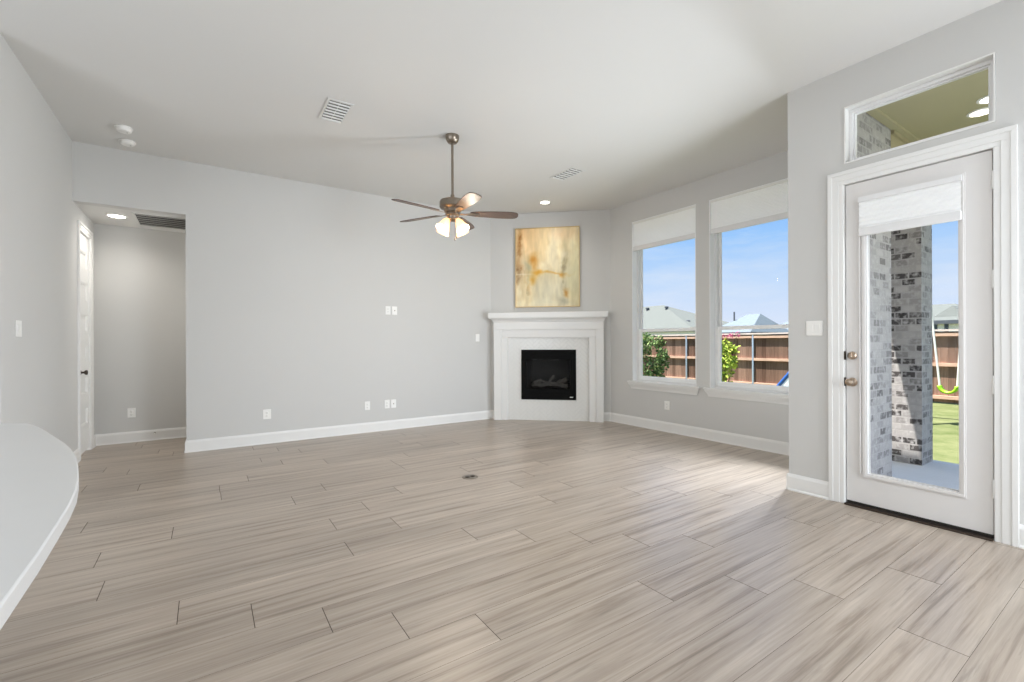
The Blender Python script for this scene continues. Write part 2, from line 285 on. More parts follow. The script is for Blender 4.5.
# ------------------------------------------------------------------ mesh builder
class MB:
    def __init__(s): s.v = []; s.f = []; s.mi = []
    def add(s, vs, fs, mi=0):
        o = len(s.v); s.v += [tuple(p) for p in vs]; s.f += [tuple(i+o for i in f) for f in fs]; s.mi += [mi]*len(fs); return s
    def box(s, x0, x1, y0, y1, z0, z1, mi=0, M4=None):
        if x0 > x1: x0, x1 = x1, x0
        if y0 > y1: y0, y1 = y1, y0
        if z0 > z1: z0, z1 = z1, z0
        vs = [(x0, y0, z0), (x1, y0, z0), (x1, y1, z0), (x0, y1, z0), (x0, y0, z1), (x1, y0, z1), (x1, y1, z1), (x0, y1, z1)]
        if M4 is not None: vs = [M4 @ Vector(p) for p in vs]
        return s.add(vs, [(0, 3, 2, 1), (4, 5, 6, 7), (0, 1, 5, 4), (1, 2, 6, 5), (2, 3, 7, 6), (3, 0, 4, 7)], mi)
    def prism(s, pts, z0, z1, mi=0, M4=None):
        """polygon (counter-clockwise) in xy swept from z0 to z1"""
        n = len(pts); vs = [(p[0], p[1], z0) for p in pts]+[(p[0], p[1], z1) for p in pts]
        if M4 is not None: vs = [M4 @ Vector(p) for p in vs]
        fs = [tuple(range(n-1, -1, -1)), tuple(range(n, 2*n))]+[(i, (i+1) % n, n+(i+1) % n, n+i) for i in range(n)]
        return s.add(vs, fs, mi)
    def lathe(s, prof, seg=24, M4=None, mi=0, cap=True):
        """profile of (radius, z) turned about z"""
        vs = []; fs = []
        for r, z in prof:
            for k in range(seg):
                a = 2*pi*k/seg; vs.append((r*cos(a), r*sin(a), z))
        for i in range(len(prof)-1):
            for k in range(seg):
                k2 = (k+1) % seg; fs.append((i*seg+k, i*seg+k2, (i+1)*seg+k2, (i+1)*seg+k))
        if cap:
            fs.append(tuple(range(seg-1, -1, -1))); o = (len(prof)-1)*seg; fs.append(tuple(range(o, o+seg)))
        if M4 is not None: vs = [M4 @ Vector(p) for p in vs]
        return s.add(vs, fs, mi)
    def tube(s, pts, r, seg=10, mi=0):
        pts = [Vector(p) for p in pts]; n = len(pts); rs = r if isinstance(r, (list, tuple)) else [r]*n
        vs = []; fs = []; up = Vector((0, 0, 1)); prev = None
        for i, p in enumerate(pts):
            d = (pts[min(i+1, n-1)]-pts[max(i-1, 0)]).normalized()
            if prev is None:
                a = d.cross(up) if abs(d.z) < 0.95 else d.cross(Vector((1, 0, 0)))
            else: a = prev-d*prev.dot(d)
            a.normalize(); prev = a; b = d.cross(a)
            for k in range(seg):
                t = 2*pi*k/seg; vs.append(p+(a*cos(t)+b*sin(t))*rs[i])
        for i in range(n-1):
            for k in range(seg):
                k2 = (k+1) % seg; fs.append((i*seg+k, i*seg+k2, (i+1)*seg+k2, (i+1)*seg+k))
        fs.append(tuple(range(seg-1, -1, -1))); fs.append(tuple(range((n-1)*seg, n*seg)))
        return s.add(vs, fs, mi)
    def build(s, name, mats, parent=None, bevel=0.0, smooth=True, world=True, segs=2):
        if not isinstance(mats, (list, tuple)): mats = [mats]
        me = bpy.data.meshes.new(name); vs = s.v
        if parent is not None and world:
            base = Vector((0, 0, 0)); p = parent
            while p is not None: base += p.location; p = p.parent
            vs = [Vector(p)-base for p in vs]
        me.from_pydata([tuple(p) for p in vs], [], s.f)
        for m in mats: me.materials.append(m)
        me.polygons.foreach_set('material_index', s.mi)
        bm = bmesh.new(); bm.from_mesh(me); bmesh.ops.recalc_face_normals(bm, faces=bm.faces); bm.to_mesh(me); bm.free()
        if smooth:
            me.polygons.foreach_set('use_smooth', [True]*len(me.polygons)); me.set_sharp_from_angle(angle=radians(35))
        o = bpy.data.objects.new(name, me); COL.objects.link(o)
        if parent is not None: o.parent = parent
        if bevel > 0:
            b = o.modifiers.new('bevel', 'BEVEL'); b.width = bevel; b.segments = segs; b.limit_method = 'ANGLE'; b.angle_limit = radians(40)
        me.update(); return o

def tag(o, label, cat, group=None, kind=None):
    o['label'] = label; o['category'] = cat
    if group: o['group'] = group
    if kind: o['kind'] = kind
    return o
def thing(name, label, cat, loc=(0, 0, 0), rotz=0.0, group=None):
    o = bpy.data.objects.new(name, None); COL.objects.link(o); o.empty_display_size = 0.1
    o.location = loc; o.rotation_euler = (0, 0, rotz); return tag(o, label, cat, group)
def struct_empty(name, label, cat, loc, rotz=0.0):
    o = thing(name, label, cat, loc, rotz); o['kind'] = 'structure'; return o
def struct(o, label, cat):
    return tag(o, label, cat, kind='structure')

def wall_mesh(mb, axis, a0, a1, u0, u1, z0, z1, holes=(), mi_lo=0, mi_hi=0, mi_edge=0):
    """slab between a0 and a1 on `axis` ('x' or 'y'), spanning u and z, with rectangular holes (u0,u1,z0,z1)"""
    us = sorted({u0, u1}|{h[0] for h in holes}|{h[1] for h in holes}); zs = sorted({z0, z1}|{h[2] for h in holes}|{h[3] for h in holes})
    us = [u for u in us if u0-1e-6 <= u <= u1+1e-6]; zs = [z for z in zs if z0-1e-6 <= z <= z1+1e-6]
    def solid(i, j):
        if i < 0 or j < 0 or i >= len(us)-1 or j >= len(zs)-1: return False
        cu = (us[i]+us[i+1])/2; cz = (zs[j]+zs[j+1])/2
        return not any(h[0] < cu < h[1] and h[2] < cz < h[3] for h in holes)
    P = (lambda a, u, z: (a, u, z)) if axis == 'x' else (lambda a, u, z: (u, a, z))
    for i in range(len(us)-1):
        for j in range(len(zs)-1):
            if not solid(i, j): continue
            ua, ub, za, zb = us[i], us[i+1], zs[j], zs[j+1]
            mb.add([P(a0, ua, za), P(a0, ub, za), P(a0, ub, zb), P(a0, ua, zb)], [(0, 1, 2, 3)], mi_lo)
            mb.add([P(a1, ua, za), P(a1, ub, za), P(a1, ub, zb), P(a1, ua, zb)], [(3, 2, 1, 0)], mi_hi)
            for (di, dj, A, B) in ((-1, 0, (ua, za), (ua, zb)), (1, 0, (ub, za), (ub, zb)), (0, -1, (ua, za), (ub, za)), (0, 1, (ua, zb), (ub, zb))):
                if not solid(i+di, j+dj):
                    mb.add([P(a0, *A), P(a1, *A), P(a1, *B), P(a0, *B)], [(0, 1, 2, 3)], mi_edge)
    return mb
def weld(o):
    bm = bmesh.new(); bm.from_mesh(o.data); bmesh.ops.remove_doubles(bm, verts=bm.verts, dist=1e-5); bmesh.ops.recalc_face_normals(bm, faces=bm.faces)
    bm.to_mesh(o.data); bm.free(); return o

# ------------------------------------------------------------------ key dimensions (metres; the camera stands at x=0, y=0)
HC = 3.267                      # ceiling
YB = 6.278                      # back wall
XW = 5.182                      # window wall
XD = 3.987                      # wall of the glass door
YJ = 1.853                      # end of the door wall (the window wall is set back beyond it)
XL = -1.115                     # left wall
YH = 7.33                       # far wall of the hallway
ZH = 2.668                     # hallway ceiling
HX = -0.188                     # right side of the hallway opening
A = Vector((3.805, YB, 0)); B = Vector((XW, 4.995, 0)); U = (B-A).normalized(); DL = (B-A).length
DROT = atan2(U.y, U.x)
BB = 0.135                      # baseboard height
ZG = -0.42                      # lawn
ZP = -0.10                      # patio

# ------------------------------------------------------------------ the room shell
W2 = [M['wall'], M['brick'], M['trim']]
# floor: every plank a face of one mesh over a dark slab
def build_floor():
    mb = MB(); cols = []; pw = 0.22; y0 = 0.70
    known = {0: 3.05, 1: 2.5, 2: 2.245, 3: 1.825, 4: 1.0, 5: 0.693, 6: 0.44, 7: 0.17, 8: -0.11, 9: 0.70, 10: 1.063, 11: 0.706, 12: 0.985, 13: -0.185}
    planks = []
    for k in range(-17, 31):
        ya = y0+pw*k; yb = ya+pw
        xmax = 5.3 if ya > 1.7 else 4.03
        xmin = -4.6 if yb < 4.45 else -1.3
        j = known.get(k, random.uniform(0, 1.5))
        xs = j-1.5*8
        while xs < xmax:
            a = max(xs, xmin); b = min(xs+1.5, xmax)
            if b-a > 0.01: planks.append((a, b, ya, yb))
            xs += 1.5
    gx, gy = 0.0016, 0.0007
    for (a, b, c, d) in planks:
        mb.add([(a+gx, c+gy, 0), (b-gx, c+gy, 0), (b-gx, d-gy, 0), (a+gx, d-gy, 0)], [(0, 1, 2, 3)], 0)
        cols.append((random.random(), random.random(), random.random(), 1))
    npl = len(planks)
    poly = [(-4.6, -3.1), (4.03, -3.1), (4.03, 1.75), (5.3, 1.75), (5.3, 7.4), (-1.3, 7.4), (-1.3, 4.45), (-4.6, 4.45)]
    mb.prism(poly, -0.06, -0.0015, 1)
    o = mb.build('floor', [M['plank'], M['seam']], smooth=False)
    at = o.data.color_attributes.new('plank', 'FLOAT_COLOR', 'CORNER')
    i = 0
    for p in o.data.polygons:
        c = cols[p.index] if p.index < npl else (0, 0, 0, 1)
        for li in p.loop_indices: at.data[li].color = c
    return struct(o, 'grey brown wood plank floor running through the empty room', 'floor')
build_floor()

# ceilings
cpoly = [(-4.6, -3.1), (4.17, -3.1), (4.17, 1.70), (5.39, 1.70), (5.39, 7.5), (-1.3, 7.5), (-1.3, 4.45), (-4.6, 4.45)]
mb = MB(); mb.prism(cpoly, HC, HC+0.2)
struct(mb.build('ceiling', M['ceiling'], smooth=False), 'smooth white ceiling over the whole room', 'ceiling')
mb = MB(); mb.box(XL-0.05, 1.3, YB+0.12, YH+0.05, ZH, ZH+0.12)
struct(mb.build('ceiling_hallway', M['ceiling'], smooth=False), 'low white ceiling of the hallway nook at left', 'ceiling')

# back wall with the hallway opening
mb = wall_mesh(MB(), 'y', YB, YB+0.12, XL, 3.86, 0, HC, [(XL, HX, 0, ZH)])
struct(weld(mb.build('wall_back', M['wall'], smooth=False)), 'long light grey wall between the hallway nook and the fireplace', 'wall')
# left wall
mb = wall_mesh(MB(), 'x', XL-0.12, XL, 4.33, YH+0.12, 0, HC, [(6.55, 7.10, 0, 2.44)])
struct(weld(mb.build('wall_left', M['wall'], smooth=False)), 'light grey wall along the left side of the room', 'wall')
mb = wall_mesh(MB(), 'y', 4.33, 4.45, -4.6, XL-0.12, 0, HC)
struct(weld(mb.build('wall_kitchen', M['wall'], smooth=False)), 'grey kitchen wall beyond the left edge', 'wall')
mb = wall_mesh(MB(), 'y', YH, YH+0.12, XL, 1.3, 0, HC)
struct(weld(mb.build('wall_hallway', M['wall'], smooth=False)), 'shaded grey end wall of the hallway nook', 'wall')
mb = wall_mesh(MB(), 'x', 1.2, 1.3, YB+0.12, YH, 0, HC)
struct(weld(mb.build('wall_hallway_side', M['wall'], smooth=False)), 'side wall closing the hallway out of sight', 'wall')
# window wall
WIN = [(3.515, 4.567), (2.28, 3.332)]; WZ0, WZ1 = 0.63, 2.975
mb = wall_mesh(MB(), 'x', XW, 5.39, YJ, YB+0.3, ZG, HC, [(a, b, WZ0, WZ1) for a, b in WIN], 0, 1, 0)
struct(weld(mb.build('wall_right', W2, smooth=False)), 'light grey wall with two tall windows', 'wall')
# jog between window wall and door wall: grey inside, brick on the porch side
mb = MB(); mb.box(4.17, 5.39, YJ-0.268, YJ, ZG, HC-0.002, 0)
o = mb.build('wall_jog', W2, smooth=False)
for p in o.data.polygons:
    if p.normal.y < -0.5 or p.normal.x > 0.5: p.material_index = 1
struct(o, 'brick faced return wall of the house beside the glass door', 'wall')
# door wall
DY0, DY1, DZ = 0.670, 1.458, 2.40
TY0, TY1, TZ0, TZ1 = 0.66, 1.453, 2.55, 2.975
mb = wall_mesh(MB(), 'x', XD, 4.17, -3.1, YJ, ZG, HC, [(DY0-0.012, DY1+0.012, 0, DZ+0.012), (TY0, TY1, TZ0, TZ1)], 0, 1, 0)
struct(weld(mb.build('wall_door', W2, smooth=False)), 'light grey wall around the glass patio door', 'wall')
# rear and far left, behind the camera
mb = wall_mesh(MB(), 'y', -3.1, -3.0, -4.6, XD, 0, HC)
struct(weld(mb.build('wall_rear', M['wall'], smooth=False)), 'grey wall behind the viewer', 'wall')
mb = wall_mesh(MB(), 'x', -4.6, -4.5, -3.0, 4.33, 0, HC)
struct(weld(mb.build('wall_kitchen_side', M['wall'], smooth=False)), 'grey outer kitchen wall out of sight at left', 'wall')
# diagonal fireplace wall (local x along the wall, local -y into the room)
FB = (0.505, 1.348, 0.33, 1.10)     # firebox opening
mb = MB(); wall_mesh(mb, 'y', 0.0, 0.12, -0.0, DL, 0, HC, [FB])
o = weld(mb.build('wall_corner', M['wall'], smooth=False)); o.location = A; o.rotation_euler = (0, 0, DROT)
struct(o, 'grey wall set across the corner behind the fireplace', 'wall')

# baseboards: board with an eased top and a shoe moulding
def baseboard(name, p0, p1, nrm, label, h=BB):
    p0 = Vector((*p0, 0)); p1 = Vector((*p1, 0)); n = Vector((*nrm, 0)).normalized(); d = p1-p0
    prof = [(0, 0), (0.020, 0), (0.020, 0.008), (0.014, 0.018), (0.014, h-0.025), (0.010, h-0.012), (0.006, h), (0, h)]
    vs = [p0+n*a+Vector((0, 0, z)) for a, z in prof]+[p1+n*a+Vector((0, 0, z)) for a, z in prof]; k = len(prof)
    fs = [(i, (i+1) % k, k+(i+1) % k, k+i) for i in range(k)]+[tuple(range(k)), tuple(range(2*k-1, k-1, -1))]
    mb = MB(); mb.add(vs, fs); return struct(mb.build(name, M['trim'], smooth=False), label, 'baseboard')
n_d = Vector((U.y, -U.x))
baseboard('baseboard_back', (HX, YB), (A.x+0.0, YB), (0, -1), 'white baseboard along the long back wall')
mb_e = baseboard('baseboard_opening', (HX, YB-0.014), (HX, YB+0.12), (-1, 0), 'white baseboard end wrapping the hallway corner')
baseboard('baseboard_left', (XL, 4.33), (XL, 6.465), (1, 0), 'white baseboard along the left wall')
baseboard('baseboard_hallway', (XL, YH), (1.2, YH), (0, -1), 'white baseboard at the end of the hallway nook')
baseboard('baseboard_hallway_left', (XL, 7.19), (XL, YH-0.01), (1, 0), 'short white baseboard between hallway door and end wall')
baseboard('baseboard_right', (XW, YJ), (XW, B.y), (-1, 0), 'white baseboard under the two windows')
baseboard('baseboard_door', (XD, 1.556), (XD, YJ), (-1, 0), 'short white baseboard left of the patio door')
baseboard('baseboard_door_jog', (XD-0.014, YJ), (XW, YJ), (0, 1), 'white baseboard on the return wall')
baseboard('baseboard_door_right', (XD, -3.0), (XD, 0.569), (-1, 0), 'white baseboard right of the patio door')
pA, pB = A+U*0.0, A+U*0.07
baseboard('baseboard_corner', (pA.x, pA.y), (pB.x, pB.y), n_d, 'sliver of white baseboard left of the fireplace')
pA, pB = A+U*1.775, A+U*DL
baseboard('baseboard_corner_right', (pA.x, pA.y), (pB.x, pB.y), n_d, 'sliver of white baseboard right of the fireplace')

# ------------------------------------------------------------------ windows (single hung, set back in the wall)
def frame_rect(mb, x0, x1, ya, yb, za, zb, wd, wb=None, wt=None, mi=0):
    wb = wd if wb is None else wb; wt = wd if wt is None else wt
    return wall_mesh(mb, 'x', x0, x1, ya, yb, za, zb, [(ya+wd, yb-wd, za+wb, zb-wt)], mi, mi, mi)
def window(n, ya, yb, label):
    r = struct_empty('window_%d' % n, label, 'window', (XW, (ya+yb)/2, WZ0))
    # white jamb liner
    mb = MB(); wall_mesh(mb, 'x', XW+0.002, 5.30, ya+0.001, yb-0.001, WZ0+0.001, WZ1-0.001, [(ya+0.012, yb-0.012, WZ0+0.0012, WZ1-0.012)])
    weld(mb.build('window_jamb', M['white_vinyl'], r, smooth=False))
    mb = MB(); frame_rect(mb, 5.272, 5.345, ya+0.012, yb-0.012, WZ0+0.012, WZ1-0.012, 0.034)
    weld(mb.build('window_frame', M['vinyl'], r, bevel=0.003, smooth=False))
    zm = 1.385
    mb = MB(); frame_rect(mb, 5.318, 5.340, ya+0.046, yb-0.046, zm-0.015, WZ1-0.046, 0.028, 0.04, 0.03)
    s = weld(mb.build('upper_sash', M['vinyl'], r, bevel=0.002, smooth=False))
    mb = MB(); mb.box(5.327, 5.331, ya+0.074, yb-0.074, zm+0.025, WZ1-0.076); mb.build('pane', M['glass'], s, smooth=False)
    mb = MB(); frame_rect(mb, 5.282, 5.316, ya+0.040, yb-0.040, WZ0+0.040, zm+0.02, 0.042, 0.055, 0.04)
    s = weld(mb.build('lower_sash', M['white_vinyl'], r, bevel=0.002, smooth=False))
    mb = MB(); mb.box(5.297, 5.301, ya+0.082, yb-0.082, WZ0+0.095, zm-0.02); mb.build('pane', M['glass'], s, smooth=False)
    mb = MB(); mb.box(5.272, 5.2825, (ya+yb)/2-0.035, (ya+yb)/2+0.035, zm+0.006, zm+0.024); mb.build('sash_lock', M['white_vinyl'], s, bevel=0.003)
    # stool and sloped apron with mitred ends
    mb = MB(); mb.prism([(XW-0.045, ya-0.06), (XW, ya-0.06), (XW, ya+0.001), (5.275, ya+0.001), (5.275, yb-0.001), (XW, yb-0.001), (XW, yb+0.06), (XW-0.045, yb+0.06)], WZ0+0.0005, WZ0+0.022)
    mb.build('window_sill', M['trim'], r, bevel=0.004)
    prof = [(XW-0.036, WZ0, 0.052), (XW-0.034, WZ0-0.02, 0.050), (XW-0.018, WZ0-0.06, 0.022), (XW-0.014, WZ0-0.088, 0.010), (XW, WZ0-0.09, 0.008), (XW, WZ0, 0.03)]
    vs = [(x, ya-e, z) for x, z, e in prof]+[(x, yb+e, z) for x, z, e in prof]; k = len(prof)
    mb = MB(); mb.add(vs, [(i, (i+1) % k, k+(i+1) % k, k+i) for i in range(k)]+[tuple(range(k)), tuple(range(2*k-1, k-1, -1))])
    mb.build('window_apron', M['trim'], r, smooth=False)
    return r
window(1, *WIN[0], 'tall white single hung window nearest the fireplace')
window(2, *WIN[1], 'tall white single hung window nearest the patio door, partly hidden by the wall end')

def pleats(mb, x, ya, yb, z0, z1, n, d, axis='x'):
    """thin translucent fabric folded in a zigzag"""
    zs = [z0+(z1-z0)*i/(2*n) for i in range(2*n+1)]
    vs = []
    for i, z in enumerate(zs):
        o = d/2 if i % 2 else -d/2
        vs += [(x-o, ya, z), (x-o, yb, z)]
    fs = [(2*i, 2*i+1, 2*i+3, 2*i+2) for i in range(2*n)]
    return mb.add(vs, fs)
def window_shade(ya, yb, label):
    x = 5.206; t = thing('window_shade', label, 'blind', (x, (ya+yb)/2, WZ1-0.02), 0, 'pleated shades at the two tall windows')
    mb = MB(); mb.box(x-0.018, x+0.024, ya+0.0125, yb-0.0125, WZ1-0.035, WZ1-0.0125); mb.build('head_rail', M['plate'], t, bevel=0.003)
    mb = MB(); pleats(mb, x, ya+0.014, yb-0.014, 2.615, WZ1-0.035, 18, 0.005); mb.build('pleated_fabric', M['fabric'], t, smooth=False)
    mb = MB(); mb.prism([(x-0.015, ya+0.0135), (x+0.015, ya+0.0135), (x+0.015, yb-0.0135), (x-0.015, yb-0.0135)], 2.548, 2.615)
    mb.build('bottom_rail', M['vinyl'], t, bevel=0.006)
window_shade(*WIN[0], 'white pleated shade raised to the top of the window nearest the fireplace')
window_shade(*WIN[1], 'white pleated shade raised to the top of the window nearest the patio door')

# transom window over the door
r = struct_empty('window_3', 'wide low transom window above the glass patio door', 'window', (XD, (TY0+TY1)/2, TZ0))
mb = MB(); wall_mesh(mb, 'x', XD-0.004, 4.165, TY0+0.001, TY1-0.001, TZ0+0.001, TZ1-0.001, [(TY0+0.010, TY1-0.010, TZ0+0.010, TZ1-0.010)])
weld(mb.build('window_jamb', M['trim'], r, smooth=False))
mb = MB(); frame_rect(mb, 4.045, 4.11, TY0+0.010, TY1-0.010, TZ0+0.010, TZ1-0.010, 0.024)
weld(mb.build('window_frame', M['vinyl'], r, bevel=0.004, smooth=False))
mb = MB(); frame_rect(mb, 4.065, 4.095, TY0+0.034, TY1-0.034, TZ0+0.034, TZ1-0.034, 0.012)
weld(mb.build('glazing_bead', M['vinyl'], r, bevel=0.002, smooth=False))
mb = MB(); mb.box(4.078, 4.082, TY0+0.044, TY1-0.044, TZ0+0.044, TZ1-0.044); mb.build('pane', M['glass'], r, smooth=False)

# ------------------------------------------------------------------ patio door
def casing(mb, x_face, sgn, ya, yb, zt, wd, z0=0.0):
    """stepped casing on three sides of an opening in a wall whose face is at x_face; sgn = direction into the room"""
    for (o0, o1, t) in ((0.0, wd*0.30, 0.010), (wd*0.30, wd*0.72, 0.014), (wd*0.72, wd, 0.019)):
        a, b = x_face, x_face+sgn*t
        mb.box(a, b, yb+o0, yb+o1, z0, zt+o0); mb.box(a, b, ya-o1, ya-o0, z0, zt+o0); mb.box(a, b, ya-o1, yb+o1, zt+o0, zt+o1)
    return mb
d1 = struct_empty('door_1', 'white glass patio door with a raised pleated shade', 'door', (XD, (DY0+DY1)/2, 0))
mb = casing(MB(), XD, -1, DY0, DY1, DZ-0.005, 0.100); mb.build('door_casing', M['trim'], d1, bevel=0.002, smooth=False)
mb = wall_mesh(MB(), 'x', XD, 4.165, DY0-0.011, DY1+0.011, 0.0, DZ+0.011, [(DY0+0.004, DY1-0.004, 0.0, DZ-0.006)])
weld(mb.build('door_jamb', M['trim'], d1, smooth=False))
LX0, LX1 = 3.999, 4.044; LY0, LY1, LZ0, LZ1 = DY0+0.009, DY1-0.009, 0.030, DZ-0.012
GY0, GY1, GZ0, GZ1 = 0.828, 1.320, 0.25, 2.26
mb = wall_mesh(MB(), 'x', LX0, LX1, LY0, LY1, LZ0, LZ1, [(GY0-0.002, GY1+0.002, GZ0-0.002, GZ1+0.002)])
leaf = weld(mb.build('door_leaf', M['door'], d1, bevel=0.0015, smooth=False))
mb = MB()
for (o0, o1, t) in ((-0.003, 0.030, 0.006), (0.006, 0.022, 0.012)):
    wall_mesh(mb, 'x', LX0-t, LX0+0.001, GY0-o1, GY1+o1, GZ0-o1, GZ1+o1, [(GY0-o0, GY1+o0, GZ0-o0, GZ1+o0)])
    wall_mesh(mb, 'x', LX1-0.001, LX1+t, GY0-o1, GY1+o1, GZ0-o1, GZ1+o1, [(GY0-o0, GY1+o0, GZ0-o0, GZ1+o0)])
mb.build('glass_frame', M['door'], d1, smooth=False)
mb = MB(); mb.box(4.018, 4.024, GY0-0.001, GY1+0.001, GZ0-0.001, GZ1+0.001); mb.build('pane', M['glass'], d1, smooth=False)
# door shade, sits on the face of the lite
sx = 3.972
mb = MB(); wall_mesh(mb, 'x', sx-0.012, sx+0.012, GY0-0.018, GY1+0.038, 2.235, 2.27); sh = mb.build('shade_head_rail', M['vinyl'], d1, bevel=0.003)
mb = MB(); pleats(mb, sx, GY0-0.016, GY1+0.036, 2.045, 2.235, 6, 0.007); mb.build('pleated_shade', M['fabric'], d1, smooth=False)
mb = MB(); mb.box(sx-0.011, sx+0.011, GY0-0.018, GY1+0.038, 1.985, 2.045); mb.build('shade_bottom_rail', M['vinyl'], d1, bevel=0.005)
for s_, y_ in ((0, GY0-0.020), (1, GY1+0.040)):
    mb = MB(); mb.box(LX0-0.014, LX0-0.005, y_-0.004, y_+0.004, GZ0, 2.27); mb.build('shade_guide', M['door'], d1, bevel=0.001)
RX = Matrix.Rotation(-pi/2, 4, 'Y')    # lathe axis +z -> -x
def at(x, y, z): return Matrix.Translation((x, y, z)) @ RX
mb = MB(); mb.lathe([(0.026, 0), (0.030, 0.003), (0.030, 0.010), (0.022, 0.016), (0.020, 0.020)], 28, at(LX0, 1.408, 1.113))
db = mb.build('deadbolt', M['knob_nickel'], d1)
mb = MB(); mb.box(LX0-0.036, LX0-0.019, 1.403, 1.413, 1.092, 1.134); mb.build('thumb_turn', M['knob_nickel'], db, bevel=0.003)
mb = MB(); mb.lathe([(0.032, 0), (0.033, 0.004), (0.028, 0.009), (0.012, 0.012), (0.011, 0.030), (0.020, 0.036), (0.027, 0.046), (0.028, 0.056), (0.024, 0.064), (0.012, 0.069)], 28, at(LX0, 1.410, 0.916))
mb.build('door_knob', M['knob_nickel'], d1)
for z in (1.113, 0.916):
    mb = MB(); mb.box(XD-0.006, LX0+0.004, DY1-0.006, DY1+0.010, z-0.032, z+0.032); mb.build('strike_plate', M['bronze'], d1, bevel=0.002)
for z in (2.201, 1.596, 0.949, 0.313):
    mb = MB(); mb.lathe([(0.004, -0.058), (0.0075, -0.054), (0.0085, -0.050), (0.0085, 0.050), (0.0075, 0.054), (0.004, 0.058)], 12, Matrix.Translation((XD+0.002, DY0+0.003, z)))
    mb.box(XD+0.004, LX0-0.0005+0.004, DY0+0.006, DY0+0.012, z-0.05, z+0.05); mb.build('hinge', M['trim'], d1)
mb = MB(); mb.box(LX0+0.002, LX1, LY0, LY1, 0.012, 0.0295); mb.build('door_sweep', M['rubber'], d1, bevel=0.002)
mb = MB(); mb.box(XD-0.03, 4.165, DY0+0.005, DY1-0.005, 0.0, 0.012); mb.build('threshold', M['bronze'], d1, bevel=0.003)

# ------------------------------------------------------------------ hallway door (six horizontal panels)
d2 = struct_empty('door_2', 'narrow white six panel door in the hallway nook', 'door', (XL, 6.825, 0))
mb = casing(MB(), XL, 1, 6.56, 7.09, 2.43, 0.09); mb.build('door_casing', M['trim'], d2, bevel=0.002, smooth=False)
mb = wall_mesh(MB(), 'x', XL-0.118, XL, 6.551, 7.099, 0, 2.439, [(6.563, 7.087, 0, 2.428)]); weld(mb.build('door_jamb', M['trim'], d2, smooth=False))
holes = [(6.635, 7.015, 2.246-0.346*i-0.195, 2.246-0.346*i) for i in range(6)]
mb = wall_mesh(MB(), 'x', XL-0.048, XL-0.010, 6.567, 7.083, 0.03, 2.424, holes)
for (a, b, c, d) in holes:
    mb.box(XL-0.040, XL-0.024, a-0.001, b+0.001, c-0.001, d+0.001)
    wall_mesh(mb, 'x', XL-0.030, XL-0.014, a-0.0005, b+0.0005, c-0.0005, d+0.0005, [(a+0.016, b-0.016, c+0.016, d-0.016)])
mb.build('door_leaf', M['trim'], d2, smooth=False)
mb = MB(); mb.lathe([(0.030, 0), (0.031, 0.004), (0.024, 0.009), (0.011, 0.012), (0.011, 0.034), (0.022, 0.040), (0.027, 0.050), (0.024, 0.060), (0.012, 0.064)], 24, Matrix.Translation((XL-0.010, 6.635, 0.915)) @ Matrix.Rotation(pi/2, 4, 'Y'))
mb.build('door_knob', M['bronze'], d2)
for z in (2.2, 1.25, 0.3):
    mb = MB(); mb.lathe([(0.004, -0.05), (0.008, -0.046), (0.008, 0.046), (0.004, 0.05)], 12, Matrix.Translation((XL-0.003, 7.086, z))); mb.build('hinge', M['trim'], d2)

# ------------------------------------------------------------------ fireplace (local frame of the corner wall: x along, -y into the room)
fp = thing('fireplace_mantel', 'white fireplace surround with mantel shelf set across the corner', 'fireplace', A, DROT)
def fpart(mb, name, m, parent=None, **k): return mb.build(name, m, parent or fp, world=False, **k)
ZT = 1.556
mb = MB(); mb.box(0.000, 1.835, -0.240, -0.001, 1.600, 1.684); fpart(mb, 'mantel_shelf', M['trim'], bevel=0.005)
# crown moulding under the shelf
prof = [(-0.135, 1.535), (-0.145, 1.545), (-0.155, 1.562), (-0.185, 1.585), (-0.215, 1.592), (-0.215, 1.602), (-0.135, 1.602)]
mb = MB(); n0 = len(prof)
ends = [(-y-0.135) for y, z in prof]
vs = [(0.069-e*0.72, y, z) for (y, z), e in zip(prof, ends)]+[(1.770+e*0.72, y, z) for (y, z), e in zip(prof, ends)]
mb.add(vs, [(i, (i+1) % n0, n0+(i+1) % n0, n0+i) for i in range(n0)]+[tuple(range(n0)), tuple(range(2*n0-1, n0-1, -1))])
fpart(mb, 'crown_moulding', M['trim'], smooth=False)
mb = MB(); mb.box(0.069, 1.770, -0.135, -0.001, 1.418, 1.60); fpart(mb, 'frieze_board', M['trim'], bevel=0.003)
mb = MB(); mb.box(0.185, 1.660, -0.112, -0.001, 1.30, 1.418); mb.box(0.285, 1.552, -0.104, -0.05, 1.290, 1.301); fpart(mb, 'header_board', M['trim'], bevel=0.004)
for x0, x1 in ((0.069, 0.187), (1.656, 1.770)):
    mb = MB(); mb.box(x0, x1, -0.135, -0.001, 0.0, 1.418); fpart(mb, 'pilaster', M['trim'], bevel=0.004)
for x0, x1 in ((0.187, 0.285), (1.552, 1.656)):
    mb = MB(); mb.box(x0, x1, -0.112, -0.001, 0.0, 1.30)
    fpart(mb, 'inner_leg', M['trim'], bevel=0.004)
